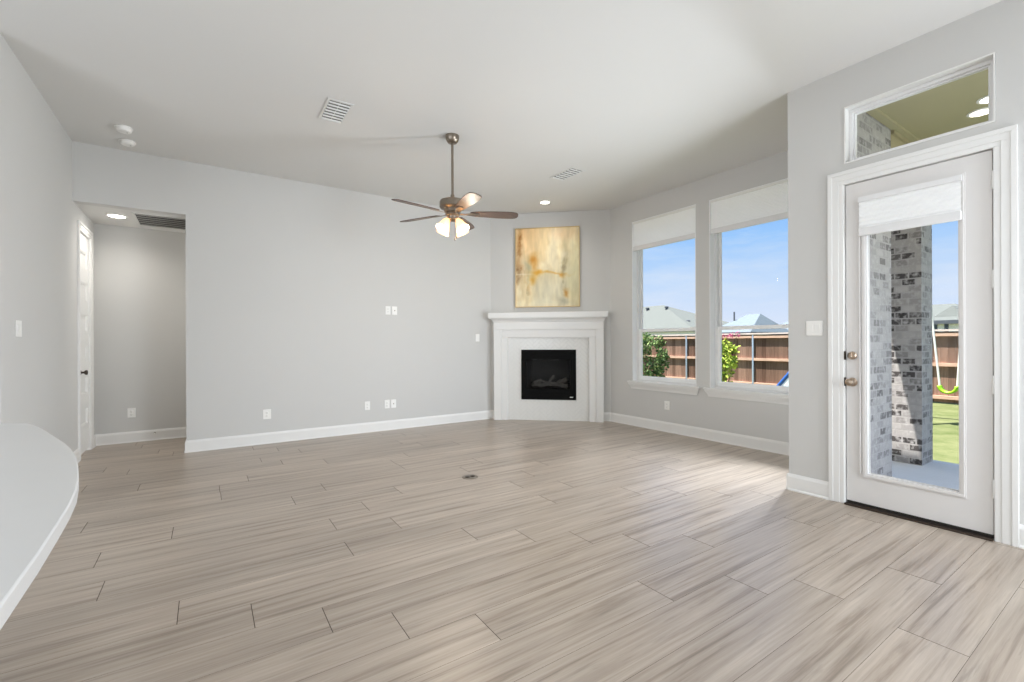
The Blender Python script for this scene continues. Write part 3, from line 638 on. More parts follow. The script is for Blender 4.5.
# herringbone tile field, in four strips around the firebox opening
def herringbone(x0, x1, z0, z1, opening):
    out_mb = MB(); yf = -0.060
    a, b = 0.150, 0.050; gap = 0.0022
    regions = [(x0, opening[0], z0, z1), (opening[1], x1, z0, z1), (opening[0], opening[1], opening[3], z1), (opening[0], opening[1], z0, opening[2])]
    c45 = cos(pi/4)
    tiles = []
    nn = 26
    for i in range(-nn, nn):
        for j in range(-nn, nn):
            ox = (i*b*1.0 + j*a*1.0); oy = (i*b - j*a*1.0)
            # classic herringbone: pairs of one horizontal and one vertical tile stepping along the diagonal
            px, py = i*b+j*(a), i*b-j*(a)
            tiles.append(((px, py), (px+a, py+b)))
            tiles.append(((px-b, py), (px, py+a)))
    cx, cz = (x0+x1)/2, (z0+z1)/2
    seen = set()
    for reg in regions:
        bm = bmesh.new()
        for (p, q_) in tiles:
            co = []
            for (sx_, sy_) in ((p[0]+gap, p[1]+gap), (q_[0]-gap, p[1]+gap), (q_[0]-gap, q_[1]-gap), (p[0]+gap, q_[1]-gap)):
                co.append((cx+(sx_-sy_)*c45, cz+(sx_+sy_)*c45))
            if max(c[0] for c in co) < reg[0] or min(c[0] for c in co) > reg[1] or max(c[1] for c in co) < reg[2] or min(c[1] for c in co) > reg[3]: continue
            v1 = [bm.verts.new((c[0], yf+random.uniform(-0.0006, 0.0006), c[1])) for c in co]; v0 = [bm.verts.new((c[0], yf+0.006, c[1])) for c in co]
            bm.faces.new(v1)
            for k in range(4): bm.faces.new((v1[k], v0[k], v0[(k+1) % 4], v1[(k+1) % 4]))
        for (co, no) in (((reg[0], 0, 0), (-1, 0, 0)), ((reg[1], 0, 0), (1, 0, 0)), ((0, 0, reg[2]), (0, 0, -1)), ((0, 0, reg[3]), (0, 0, 1))):
            bmesh.ops.bisect_plane(bm, geom=bm.verts[:]+bm.edges[:]+bm.faces[:], plane_co=co, plane_no=no, clear_outer=True)
        bm.verts.index_update()
        out_mb.add([v.co[:] for v in bm.verts], [tuple(v.index for v in f.verts) for f in bm.faces], 0); bm.free()
    return out_mb
TX0, TX1, TTZ = 0.285, 1.552, 1.300
mb = herringbone(TX0, TX1, 0.0, TTZ, FB)
wall_mesh(mb, 'y', -0.0585, -0.001, TX0, TX1, 0.0, TTZ, [FB], 1, 1, 1)
fpart(mb, 'tile_surround', [M['tile'], M['grout']], smooth=False)
# gas insert
gi = thing('gas_fireplace_insert', 'black gas fireplace insert behind glass in the white tile surround', 'fireplace insert', A, DROT)
def gpart(mb, name, m, parent=None, **k): return mb.build(name, m, parent or gi, world=False, **k)
x0, x1, z0, z1 = FB
ymid = -0.075
mb = wall_mesh(MB(), 'y', ymid, -0.0605, x0-0.006, x1+0.006, z0-0.006, z1+0.006, [(x0+0.055, x1-0.055, z0+0.135, z1-0.125)])
gpart(weld(gpart_o) if False else mb, 'insert_frame', M['black'], bevel=0.003, smooth=False)
for k, zz in enumerate((z1-0.030, z1-0.068, z1-0.102)):
    mb = MB(); mb.box(x0+0.03, x1-0.03, ymid-0.012, ymid, zz-0.010, zz+0.010); gpart(mb, 'louver', M['black'], bevel=0.003)
for k, zz in enumerate((z0+0.10, z0+0.070)):
    mb = MB(); mb.box(x0+0.03, x1-0.03, ymid-0.010, ymid, zz-0.009, zz+0.009); gpart(mb, 'louver', M['black'], bevel=0.003)
mb = MB(); wall_mesh(mb, 'y', ymid-0.006, ymid, x0+0.052, x1-0.052, z0+0.132, z1-0.122, [(x0+0.075, x1-0.075, z0+0.155, z1-0.145)]); gpart(mb, 'glass_trim', M['black'], smooth=False)
mb = MB(); mb.box(x0+0.056, x1-0.056, ymid+0.004, ymid+0.008, z0+0.136, z1-0.126); gpart(mb, 'glass_panel', M['smoked'], smooth=False)
mb = MB(); xa, xb, za, zb = x0+0.010, x1-0.010, z0+0.010, z1-0.010
mb.add([(xa, -0.055, za), (xb, -0.055, za), (xb, -0.055, zb), (xa, -0.055, zb), (xa+0.10, 0.26, za), (xb-0.10, 0.26, za), (xb-0.10, 0.26, zb), (xa+0.10, 0.26, zb)],
       [(4, 5, 6, 7), (0, 4, 7, 3), (1, 2, 6, 5), (0, 1, 5, 4), (3, 7, 6, 2)])
gpart(mb, 'firebox', M['soot'], smooth=False)
mb = MB(); mb.box(x0+0.15, x1-0.15, 0.02, 0.20, za+0.001, z0+0.16); gpart(mb, 'burner', M['black'], bevel=0.01)
logs = [((0.64, 0.12, 0.535), (0.86, 0.06, 0.55), 0.034), ((0.68, 0.05, 0.56), (0.80, 0.13, 0.625), 0.030), ((0.84, 0.05, 0.54), (1.02, 0.11, 0.575), 0.030), ((1.00, 0.10, 0.545), (1.22, 0.05, 0.54), 0.034),
        ((0.93, 0.10, 0.58), (1.00, 0.08, 0.70), 0.024), ((1.06, 0.05, 0.58), (1.20, 0.12, 0.635), 0.028), ((0.74, 0.06, 0.60), (0.92, 0.10, 0.585), 0.022), ((1.14, 0.07, 0.60), (1.19, 0.10, 0.66), 0.020)]
for p, q_, rr in logs:
    p = Vector(p); q_ = Vector(q_); pts = [p+(q_-p)*t+Vector((0, 0, 0.012*sin(6*t))) for t in (0, 0.2, 0.4, 0.6, 0.8, 1)]
    mb = MB(); mb.tube(pts, [rr*k for k in (0.8, 1.0, 0.93, 1.05, 0.97, 0.75)], 10); gpart(mb, 'log', M['log'])
mb = MB(); mb.prism([(1.262, -0.081), (1.300, -0.081), (1.306, -0.076), (1.256, -0.076)], z0+0.034, z0+0.044); gpart(mb, 'badge', M['plate'])

# painting over the mantel
pt = thing('framed_painting', 'gold framed abstract painting in cream and ochre above the fireplace', 'painting', A+Vector((0, 0, 1.775)), DROT)
PX0, PX1, PZ0, PZ1 = 0.405, 1.415, 0.0, 1.250
def canvas():
    nx, nz_ = 90, 112
    import mathutils.noise as mn
    mb = MB(); vs = []; cs = []
    def lerp(a, b, t): return tuple(a[i]+(b[i]-a[i])*t for i in range(3))
    def nse(u, v, su, sv, s): return mn.fractal(Vector((u*su+s, v*sv-s, s*1.7)), 0.8, 2.0, 4)
    def g(u, v, cu, cv, su, sv): return math.exp(-((u-cu)/su)**2-((v-cv)/sv)**2)
    for j in range(nz_+1):
        for i in range(nx+1):
            u, v = i/nx, j/nz_
            vs.append((PX0+0.012+(PX1-PX0-0.024)*u, -0.036-0.0006*nse(u, v, 14, 14, 3), PZ0+0.012+(PZ1-PZ0-0.024)*v))
            w1 = nse(u, v, 3, 5, 11)*0.10; w2 = nse(u, v, 12, 3, 5)*0.12
            uu, vv = u+w1*0.5, v+w1*0.6
            c = lerp((220, 200, 156), (234, 220, 184), max(0, min(1, 0.5+2.2*nse(u, v, 3, 3, 1))))
            c = lerp(c, (214, 210, 186), 0.75*g(uu, vv, 0.52, 0.18, 0.32, 0.26))
            c = lerp(c, (196, 190, 152), 0.8*g(uu, vv, 0.95, 0.40, 0.18, 0.50))
            c = lerp(c, (232, 190, 134), 0.7*g(uu, vv, 0.18, 0.95, 0.22, 0.35))
            c = lerp(c, (226, 190, 150), 0.5*g(uu, vv, 0.75, 0.95, 0.25, 0.10))
            c = lerp(c, (170, 164, 132), 0.85*g(uu, vv, 0.19, 0.50, 0.06, 0.16))
            st = max(0, min(1, 0.5+3.5*nse(u, v, 10, 7, 21)))
            c = lerp(c, (150, 96, 40), (0.55+0.4*st)*g(uu, vv, 0.06, 0.86, 0.05, 0.20)); c = lerp(c, (150, 98, 46), (0.5+0.45*st)*g(uu, vv, 0.05, 0.54, 0.06, 0.15))
            c = lerp(c, (104, 68, 34), (0.5+0.4*st)*g(uu, vv, 0.015, 0.42, 0.035, 0.12))
            c = lerp(c, (200, 132, 40), 0.9*g(uu, vv, 0.30, 0.63, 0.05, 0.07)); c = lerp(c, (206, 146, 60), 0.6*g(uu, vv, 0.30, 0.52, 0.05, 0.10))
            c = lerp(c, (214, 158, 50), 0.95*g(uu, vv, 0.33, 0.41, 0.08, 0.035)); c = lerp(c, (214, 158, 56), 0.85*g(uu, vv, 0.26, 0.33, 0.05, 0.05))
            c = lerp(c, (212, 160, 66), 0.75*g(u, vv, 0.55, 0.425, 0.22, 0.016)); c = lerp(c, (206, 146, 52), 0.85*g(uu, vv, 0.74, 0.41, 0.05, 0.04))
            c = lerp(c, (132, 120, 92), (0.3+0.5*st)*g(uu, vv, 0.77, 0.52, 0.03, 0.10)); c = lerp(c, (128, 122, 100), (0.3+0.5*st)*g(uu, vv, 0.76, 0.27, 0.04, 0.10))
            c = lerp(c, (190, 130, 52), 0.85*g(uu, vv, 0.81, 0.18, 0.04, 0.06)); c = lerp(c, (158, 154, 132), 0.7*g(uu, vv, 0.76, 0.05, 0.10, 0.05))
            c = lerp(c, (236, 226, 196), 0.8*g(u, v, 0.10, 0.415, 0.14, 0.006))
            c = lerp(c, (216, 170, 104), 0.6*st*g(uu, vv, 0.17, 0.22, 0.04, 0.16)); c = lerp(c, (168, 160, 134), 0.5*st*g(uu, vv, 0.15, 0.15, 0.05, 0.12))
            k = 1+w2*0.7; cs.append(tuple(max(0, min(255, x*k)) for x in c))
    W = nx+1
    fs = [(j*W+i, j*W+i+1, (j+1)*W+i+1, (j+1)*W+i) for j in range(nz_) for i in range(nx)]
    mb.add(vs, fs)
    x0, x1, z0, z1 = PX0+0.011, PX1-0.011, PZ0+0.011, PZ1-0.011
    mb.box(x0, x1, -0.034, -0.004, z0, z1)
    m = bpy.data.materials.new('painted canvas'); m.use_nodes = True; t, b = nodes_of(m); a = t.nodes.new('ShaderNodeAttribute'); a.attribute_name = 'paint'
    t.links.new(a.outputs['Color'], b.inputs['Base Color']); b.inputs['Roughness'].default_value = 0.65
    o = mb.build('canvas', m, pt, world=False, smooth=False)
    at_ = o.data.color_attributes.new('paint', 'FLOAT_COLOR', 'POINT')
    for i in range(len(o.data.vertices)): at_.data[i].color = srgb(*(cs[i] if i < len(cs) else (215, 195, 150)))
canvas()
mb = MB()
mb.box(PX0, PX0+0.011, -0.045, -0.003, PZ0, PZ1); mb.box(PX1-0.011, PX1, -0.045, -0.003, PZ0, PZ1)
mb.box(PX0+0.011, PX1-0.011, -0.045, -0.003, PZ0, PZ0+0.011); mb.box(PX0+0.011, PX1-0.011, -0.045, -0.003, PZ1-0.011, PZ1)
mb.build('frame', M['gold'], pt, world=False, bevel=0.002)

# ------------------------------------------------------------------ ceiling fan
FX, FY, FZ = 2.030, 4.074, 2.50
fan = thing('ceiling_fan', 'five blade ceiling fan with lit lamp cluster hanging on a long rod', 'ceiling fan', (FX, FY, HC))
def T(x, y, z): return Matrix.Translation((x, y, z))
mb = MB(); mb.lathe([(0.030, HC-0.078), (0.046, HC-0.070), (0.062, HC-0.045), (0.069, HC-0.018), (0.069, HC-0.0005)], 32, T(FX, FY, 0)); mb.build('canopy', M['nickel'], fan)
mb = MB(); mb.lathe([(0.0125, FZ+0.135), (0.0125, HC-0.075)], 16, T(FX, FY, 0)); mb.lathe([(0.020, FZ+0.13), (0.020, FZ+0.18), (0.013, FZ+0.19)], 16, T(FX, FY, 0)); mb.build('downrod', M['nickel'], fan)
mb = MB(); mb.lathe([(0.030, FZ+0.138), (0.085, FZ+0.135), (0.120, FZ+0.124), (0.128, FZ+0.108), (0.128, FZ+0.060), (0.118, FZ+0.046), (0.090, FZ+0.036), (0.080, FZ+0.012), (0.06, FZ+0.004)], 40, T(FX, FY, 0)); mb.build('motor_housing', M['nickel'], fan)
mb = MB(); mb.lathe([(0.066, FZ+0.006), (0.072, FZ-0.006), (0.072, FZ-0.020), (0.054, FZ-0.032), (0.052, FZ-0.040), (0.052, FZ-0.062), (0.040, FZ-0.076), (0.02, FZ-0.082)], 32, T(FX, FY, 0)); mb.build('switch_housing', M['nickel'], fan)
def blade_shape():
    pts = []
    prof = [(0.175, 0.032), (0.20, 0.044), (0.28, 0.054), (0.40, 0.064), (0.50, 0.069), (0.59, 0.067), (0.63, 0.058), (0.65, 0.038), (0.656, 0.012)]
    return [(x, -y) for x, y in prof]+[(x, y) for x, y in reversed(prof)]
for k in range(5):
    a = radians(-98+72*k)
    R = Matrix.Rotation(a, 4, 'Z') @ Matrix.Rotation(radians(-12), 4, 'X')
    mb = MB(); mb.prism(blade_shape(), -0.004, 0.004, 0, T(FX, FY, FZ) @ R); bl = mb.build('blade', M['blade'], fan, bevel=0.002)
    mb = MB(); mb.prism([(0.075, -0.016), (0.13, -0.011), (0.19, -0.030), (0.25, -0.026), (0.265, 0.0), (0.25, 0.026), (0.19, 0.030), (0.13, 0.011), (0.075, 0.016)], -0.010, -0.0045, 0, T(FX, FY, FZ) @ R)
    mb.build('blade_iron', M['nickel'], bl, bevel=0.001)
for k in range(4):
    a = radians(-116.5+45+90*k)
    dirv = Vector((cos(a)*sin(radians(34)), sin(a)*sin(radians(34)), -cos(radians(34))))
    p0 = Vector((FX+cos(a)*0.042, FY+sin(a)*0.042, FZ-0.050)); p1 = p0+Vector((cos(a)*0.018, sin(a)*0.018, -0.006))
    mb = MB(); mb.tube([p0, p1, p1+dirv*0.03], 0.013, 12)
    arm = mb.build('lamp_arm', M['nickel'], fan)
    Q = dirv.to_track_quat('Z', 'Y').to_matrix().to_4x4(); P = Matrix.Translation(p1+dirv*0.018) @ Q
    mb = MB(); prof = [(0.021, 0.0), (0.026, 0.012), (0.034, 0.035), (0.044, 0.070), (0.056, 0.105), (0.067, 0.128)]
    inner = [(r_-0.003, z_) for r_, z_ in reversed(prof)]
    mb.lathe(prof+inner, 32, P, cap=False); mb.build('lamp_shade', M['frosted'], fan)
    mb = MB(); mb.lathe([(0.004, 0.012), (0.012, 0.015), (0.013, 0.035), (0.024, 0.060), (0.026, 0.078), (0.018, 0.095), (0.004, 0.101)], 20, P); mb.build('bulb', M['bulb'], fan)
    ld = bpy.data.lights.new('fan_lamp', 'POINT'); ld.energy = 9.0; ld.color = (1.0, 0.88, 0.72); ld.shadow_soft_size = 0.06
    lo = bpy.data.objects.new('fan_lamp', ld); COL.objects.link(lo); lo.parent = fan; lo.location = (P @ Vector((0, 0, 0.135)))-Vector((FX, FY, HC))
for (dx, dy, ln) in ((0.010, -0.030, 0.175), (0.034, -0.012, 0.150)):
    mb = MB(); zt = FZ-0.070; mb.tube([(FX+dx, FY+dy, zt), (FX+dx, FY+dy, zt-ln)], 0.0016, 6); c = mb.build('pull_chain', M['nickel'], fan)
    mb = MB(); mb.lathe([(0.002, 0), (0.006, -0.006), (0.007, -0.018), (0.004, -0.028), (0.001, -0.032)], 12, T(FX+dx, FY+dy, zt-ln)); mb.build('chain_fob', M['bronze'], c)

# ------------------------------------------------------------------ ceiling fittings
def recessed_light(x, y, z, r, label, lens, group=None, power=0, col=(1, 0.95, 0.88)):
    t = thing('recessed_light', label, 'ceiling light', (x, y, z), 0, group)
    mb = MB(); mb.lathe([(r*1.0, z-0.0005), (r*1.30, z-0.0005), (r*1.30, z-0.004), (r*1.02, z-0.010), (r*1.0, z-0.006)], 36, T(x, y, 0), cap=False); mb.build('trim_ring', M['plate'], t)
    mb = MB(); mb.lathe([(r*1.0, z-0.0008), (r*1.0, z-0.005), (r*0.6, z-0.007)], 36, T(x, y, 0)); mb.build('lens', lens, t)
    if power:
        d = bpy.data.lights.new('recessed_lamp', 'SPOT'); d.energy = power; d.spot_size = radians(160); d.spot_blend = 1.0; d.color = col; d.shadow_soft_size = r
        o = bpy.data.objects.new('recessed_lamp', d); COL.objects.link(o); o.parent = t; o.location = (0, 0, -0.03)
recessed_light(4.11, 5.25, HC, 0.062, 'round recessed ceiling light in front of the fireplace wall', M['lamp_white'], power=22)
recessed_light(-0.835, 6.755, ZH, 0.078, 'round recessed light in the low hallway ceiling', M['lamp_white'], power=24)

def ceiling_vent(x, y, wx, wy, z, label, n, dirn='x'):
    t = thing('ceiling_vent', label, 'vent', (x, y, z))
    mb = MB(); fw = 0.022
    pr = [(0, -0.001), (0, -0.004), (fw*0.6, -0.009), (fw, -0.009), (fw, -0.001)]
    x0, x1, y0, y1 = x-wx/2, x+wx/2, y-wy/2, y+wy/2
    mb.box(x0, x1, y0, y0+fw, z-0.008, z-0.0005); mb.box(x0, x1, y1-fw, y1, z-0.008, z-0.0005); mb.box(x0, x0+fw, y0+fw, y1-fw, z-0.008, z-0.0005); mb.box(x1-fw, x1, y0+fw, y1-fw, z-0.008, z-0.0005)
    mb.build('vent_frame', M['vent'], t, bevel=0.003)
    mb = MB(); mb.box(x0+fw, x1-fw, y0+fw, y1-fw, z-0.0012, z-0.0005); mb.build('vent_duct', M['vent_dark'], t, smooth=False)
    for i in range(n):
        f = (i+0.5)/n; mb = MB()
        yy = y0+fw+(wy-2*fw)*f; Rm = T(x, yy, z-0.0085) @ Matrix.Rotation(radians(-62), 4, 'X')
        mb.box(-wx/2+fw, wx/2-fw, -0.0068, 0.0068, -0.0008, 0.0008, 0, Rm); mb.build('vent_slat', M['vent'], t)
    mb = MB(); mb.box(x-0.002, x+0.002, y0+fw, y1-fw, z-0.004, z-0.0015); mb.build('vent_divider', M['vent'], t)
ceiling_vent(0.955, 4.21, 0.215, 0.42, HC, 'white ceiling vent left of the fan', 7)
ceiling_vent(3.651, 4.23, 0.215, 0.42, HC, 'white ceiling vent right of the fan towards the windows', 7)

t = thing('return_air_grille', 'large dark slatted return air grille in the low hallway ceiling', 'grille', (-0.30, 6.77, ZH))
gx0, gx1, gy0, gy1 = -0.685, 0.12, 6.46, 7.12
mb = MB(); 
for b_ in ((gx0, gx1, gy0, gy0+0.03), (gx0, gx1, gy1-0.03, gy1), (gx0, gx0+0.03, gy0+0.03, gy1-0.03), (gx1-0.03, gx1, gy0+0.03, gy1-0.03)):
    mb.box(*b_, ZH-0.010, ZH-0.0005)
mb.build('grille_frame', M['vent'], t, bevel=0.003)
mb = MB(); mb.box(gx0+0.03, gx1-0.03, gy0+0.03, gy1-0.03, ZH-0.0012, ZH-0.0005); mb.build('grille_filter', M['grille_dark'], t, smooth=False)
for i in range(6):
    yy = gy0+0.03+(gy1-gy0-0.06)*(i+0.5)/6; mb = MB()
    mb.box(gx0+0.03, gx1-0.03, -0.0055, 0.0055, -0.0012, 0.0012, 0, T(0, yy, ZH-0.0072) @ Matrix.Rotation(radians(-80), 4, 'X')); mb.build('grille_slat', M['grille'], t)

def detector(name, x, y, prof, label):
    t = thing(name, label, 'detector', (x, y, HC))
    mb = MB(); mb.lathe([(0.066, HC-0.0005), (0.070, HC-0.006), (0.070, HC-0.012)][::-1], 36, T(x, y, 0)); mb.build('mounting_plate', M['plate'], t)
    mb = MB(); mb.lathe(prof, 36, T(x, y, HC)); mb.build('detector_body', M['plate'], t)
    mb = MB(); mb.lathe([(0.006, -prof_h(prof)-0.002), (0.006, -prof_h(prof)+0.003)], 12, T(x+0.025, y, HC)); mb.build('test_button', M['grille'], t)
def prof_h(p): return -min(z for _, z in p)
detector('smoke_detector', -0.640, 5.615, [(0.030, -0.046), (0.050, -0.043), (0.058, -0.034), (0.063, -0.012)], 'round white smoke detector on the ceiling, farther out from the back wall')
detector('smoke_detector', -0.655, 5.985, [(0.022, -0.040), (0.046, -0.038), (0.060, -0.026), (0.062, -0.012)], 'round white detector on the ceiling close to the back wall')

# ------------------------------------------------------------------ wall plates (local -y faces the room)
def plate(kind, pos, rotz, label, wd=0.072, ht=0.117):
    names = {'outlet': ('wall_outlet', 'outlet'), 'switch': ('light_switch', 'light switch'), 'coax': ('cable_outlet', 'outlet'), 'data': ('data_outlet', 'outlet')}
    t = thing(names[kind][0], label, names[kind][1], pos, rotz)
    mb = MB(); mb.box(-wd/2, wd/2, -0.006, -0.0005, -ht/2, ht/2); mb.build('cover_plate', M['plate'], t, world=False, bevel=0.0025)
    gang = max(1, round((wd-0.02)/0.05))
    for g_ in range(gang):
        gx = (g_-(gang-1)/2)*0.046
        if kind == 'switch':
            mb = MB(); mb.add([(gx-0.016, -0.006, -0.033), (gx+0.016, -0.006, -0.033), (gx+0.016, -0.006, 0.033), (gx-0.016, -0.006, 0.033), (gx-0.016, -0.0075, -0.033), (gx+0.016, -0.0075, -0.033), (gx+0.016, -0.0105, 0.033), (gx-0.016, -0.0105, 0.033)],
                   [(0, 3, 2, 1), (4, 5, 6, 7), (0, 1, 5, 4), (1, 2, 6, 5), (2, 3, 7, 6), (3, 0, 4, 7)]); mb.build('rocker', M['plate'], t, world=False, bevel=0.001)
        elif kind == 'outlet':
            for s in (-1, 1):
                mb = MB(); mb.lathe([(0.0165, 0), (0.0165, 0.0015), (0.015, 0.0025)], 20, T(gx, -0.006, s*0.0195) @ Matrix.Rotation(pi/2, 4, 'X')); rc = mb.build('receptacle', M['plate'], t, world=False)
                mb = MB(); mb.box(gx-0.007, gx-0.005, -0.0089, -0.0084, s*0.0195-0.001, s*0.0195+0.007); mb.box(gx+0.005, gx+0.007, -0.0089, -0.0084, s*0.0195-0.001, s*0.0195+0.007)
                mb.lathe([(0.0025, 0.0024), (0.0025, 0.0029)], 10, T(gx, -0.006, s*0.0195-0.008) @ Matrix.Rotation(pi/2, 4, 'X')); mb.build('slots', M['dark_slot'], rc, world=False)
        else:
            mb = MB(); mb.lathe([(0.008, 0), (0.008, 0.003), (0.005, 0.003), (0.005, 0.010)], 12, T(gx, -0.006, 0) @ Matrix.Rotation(pi/2, 4, 'X')); mb.build('jack', M['nickel'] if kind == 'coax' else M['plate'], t, world=False)
plate('outlet', (0.612, YB, 0.358), 0, 'white outlet low on the back wall, nearest the hallway opening', 0.086)
plate('outlet', (1.825, YB, 0.364), 0, 'single white outlet low on the back wall, left of a close pair')
plate('outlet', (2.099, YB, 0.364), 0, 'left plate of the close low pair on the back wall')
plate('coax', (2.192, YB, 0.364), 0, 'right plate of the close low pair on the back wall')
plate('outlet', (2.118, YB, 1.677), 0, 'left plate of the close high pair on the back wall')
plate('coax', (2.212, YB, 1.677), 0, 'right plate of the close high pair on the back wall')
plate('switch', (3.553, YB, 1.296), 0, 'white switch on the back wall just left of the mantel')
plate('outlet', (-0.772, YH, 0.366), 0, 'white outlet low on the end wall of the hallway nook', 0.080)
plate('switch', (XL, 4.665, 1.333), pi/2, 'white light switch on the left wall', 0.118)
plate('outlet', (XW, 3.962, 0.360), -pi/2, 'white outlet under the window nearest the fireplace', 0.080)
plate('switch', (XD, 1.659, 1.322), -pi/2, 'white double switch on the wall left of the patio door', 0.118)

t = thing('door_stop', 'small white door stop on the hallway baseboard', 'door stop', (-0.545, YH-0.014, 0.095))
mb = MB(); mb.lathe([(0.011, 0), (0.011, 0.004), (0.005, 0.006), (0.005, 0.050)], 14, T(-0.545, YH-0.014, 0.095) @ Matrix.Rotation(pi/2, 4, 'X')); mb.build('spring_rod', M['nickel'], t)
mb = MB(); mb.lathe([(0.008, 0.048), (0.009, 0.052), (0.009, 0.060), (0.006, 0.064)], 14, T(-0.545, YH-0.014, 0.095) @ Matrix.Rotation(pi/2, 4, 'X')); mb.build('rubber_tip', M['plate'], t)

t = thing('floor_outlet', 'round metal floor outlet cover set in the planks mid room', 'floor outlet', (1.986, 3.655, 0))
mb = MB(); mb.lathe([(0.064, 0.0042), (0.072, 0.0035), (0.074, 0.0005)][::-1], 36, T(1.986, 3.655, 0)); mb.build('outlet_ring', M['nickel'], t)
for s in (-1, 1):
    mb = MB(); mb.lathe([(0.021, 0.0065), (0.0225, 0.0055), (0.0225, 0.0043)][::-1], 24, T(1.986+s*0.026, 3.655, 0)); mb.build('outlet_lid', M['bronze'], t)

# ------------------------------------------------------------------ kitchen island with curved white counter
t = thing('kitchen_island', 'kitchen island with a curved white counter at the left edge', 'kitchen island', (-0.6, 1.2, 0))
arc = [(-0.20, 0.2), (-0.20, 0.5), (-0.20, 0.77), (-0.204, 0.937), (-0.210, 1.07), (-0.2165, 1.19), (-0.226, 1.30), (-0.243, 1.42), (-0.268, 1.56), (-0.296, 1.70), (-0.330, 1.83), (-0.363, 1.94), (-0.399, 2.045), (-0.432, 2.14), (-0.472, 2.26), (-0.518, 2.385), (-0.545, 2.45)]
def island_poly(inset, xin):
    p = [(x-inset, y) for x, y in arc]
    x, y = arc[-1]
    tip = [(x-0.024-inset, y+0.05-inset), (x-0.055-inset, y+0.085-inset), (x-0.12-inset, y+0.13-inset), (x-0.55-inset*0.5, y+0.42-inset)]
    return p+tip+[(xin, y+0.42-inset), (xin, arc[0][1])]
mb = MB(); mb.prism(island_poly(0.0, -1.50), 0.885, 0.915); mb.build('countertop', M['quartz'], t, bevel=0.003)
mb = MB(); mb.prism(island_poly(0.27, -1.44), 0.10, 0.8845); cbn = mb.build('island_base', M['cabinet'], t, smooth=True)
mb = MB(); mb.prism(island_poly(0.33, -1.40), 0.0, 0.0995); mb.build('toe_kick', M['cabinet'], t)

# ================================================================== outside
# patio, porch
mb = MB(); mb.box(4.165, 6.70, -3.2, 2.25, ZP-0.2, ZP)
struct(mb.build('patio_slab', M['concrete'], smooth=False, bevel=0.01), 'pale concrete porch slab outside the glass door', 'patio')
mb = MB(); mb.box(5.0, 90, -60, 90, ZG-0.1, ZG)
struct(mb.build('lawn', M['grass'], smooth=False), 'green lawn of the back yard', 'lawn')
YE = 2.158
mb = MB(); mb.box(4.175, 6.70, -3.2, 1.58, 3.24, 3.26); mb.box(4.175, 6.70, 1.515, 1.58, 3.215, 3.2405); struct(mb.build('ceiling_porch', M['porch_ceiling'], smooth=False), 'olive tinted porch ceiling seen through the transom', 'ceiling')
mb = MB(); mb.box(5.40, 6.70, 1.585, YE, 2.85, 3.42); mb.box(5.40, 6.70, 1.560, 1.585, 3.18, 3.24); struct(mb.build('trim_1', M['porch_trim'], smooth=False), 'tan porch beam from the house corner to the brick pillar', 'beam')
mb = MB(); mb.box(4.18, 6.75, -3.2, 1.58, 3.262, 3.42); struct(mb.build('roof_porch', M['roof_flat'], smooth=False), 'porch roof over the patio', 'roof')
t = thing('porch_pillar', 'tall pale grey brick porch pillar seen through the glass door', 'pillar', (6.45, 1.874, ZP))
mb = MB(); mb.box(6.274, 6.63, 1.59, YE-0.002, ZP, 2.849); o = mb.build('pillar_shaft', [M['brick'], M['brick_clinker']], t, smooth=False)
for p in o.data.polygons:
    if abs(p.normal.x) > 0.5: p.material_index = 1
recessed_light(5.69, 1.035, 3.24, 0.070, 'warm recessed porch light, nearer to the brick wall', M['lamp_warm'], None, 10, (1, 0.85, 0.6))
recessed_light(5.44, 0.925, 3.24, 0.070, 'warm recessed porch light, cut by the right edge of the transom', M['lamp_warm'], None, 10, (1, 0.85, 0.6))

# fence along the far side of the yard
fence = thing('wood_fence', 'brown cedar privacy fence with galvanized posts along the back of the yard', 'fence', (16, 8, ZG))
FXX = 16.0; posts = [0.58+2.67*k for k in range(-2, 8)]
for k in range(len(posts)-1):
    ya, yb = posts[k], posts[k+1]; nb = 19; wdt = (yb-ya)/nb; mb = MB()
    for i in range(nb):
        mb.box(FXX+random.uniform(0, 0.004), FXX+0.018, ya+wdt*i+0.002, ya+wdt*(i+1)-0.002, ZG+0.03, 1.46+random.uniform(-0.004, 0.004))
    mb.build('board_panel', M['fence'], fence, smooth=False)
    for z in (-0.255, 0.600, 1.385):
        mb = MB(); mb.box(FXX-0.075, FXX-0.001, ya+0.035, yb-0.035, z-0.044, z+0.044); mb.build('fence_rail', M['rail'], fence, smooth=False)
    mb = MB(); mb.box(FXX-0.09, FXX+0.05, ya, yb, 1.470, 1.52); mb.build('fence_cap', M['cap'], fence, smooth=False)
for y in posts:
    mb = MB(); mb.lathe([(0.034, ZG), (0.034, 1.44), (0.028, 1.462), (0.006, 1.468)], 16, T(FXX-0.05, y, 0)); mb.build('fence_post', M['steel'], fence)

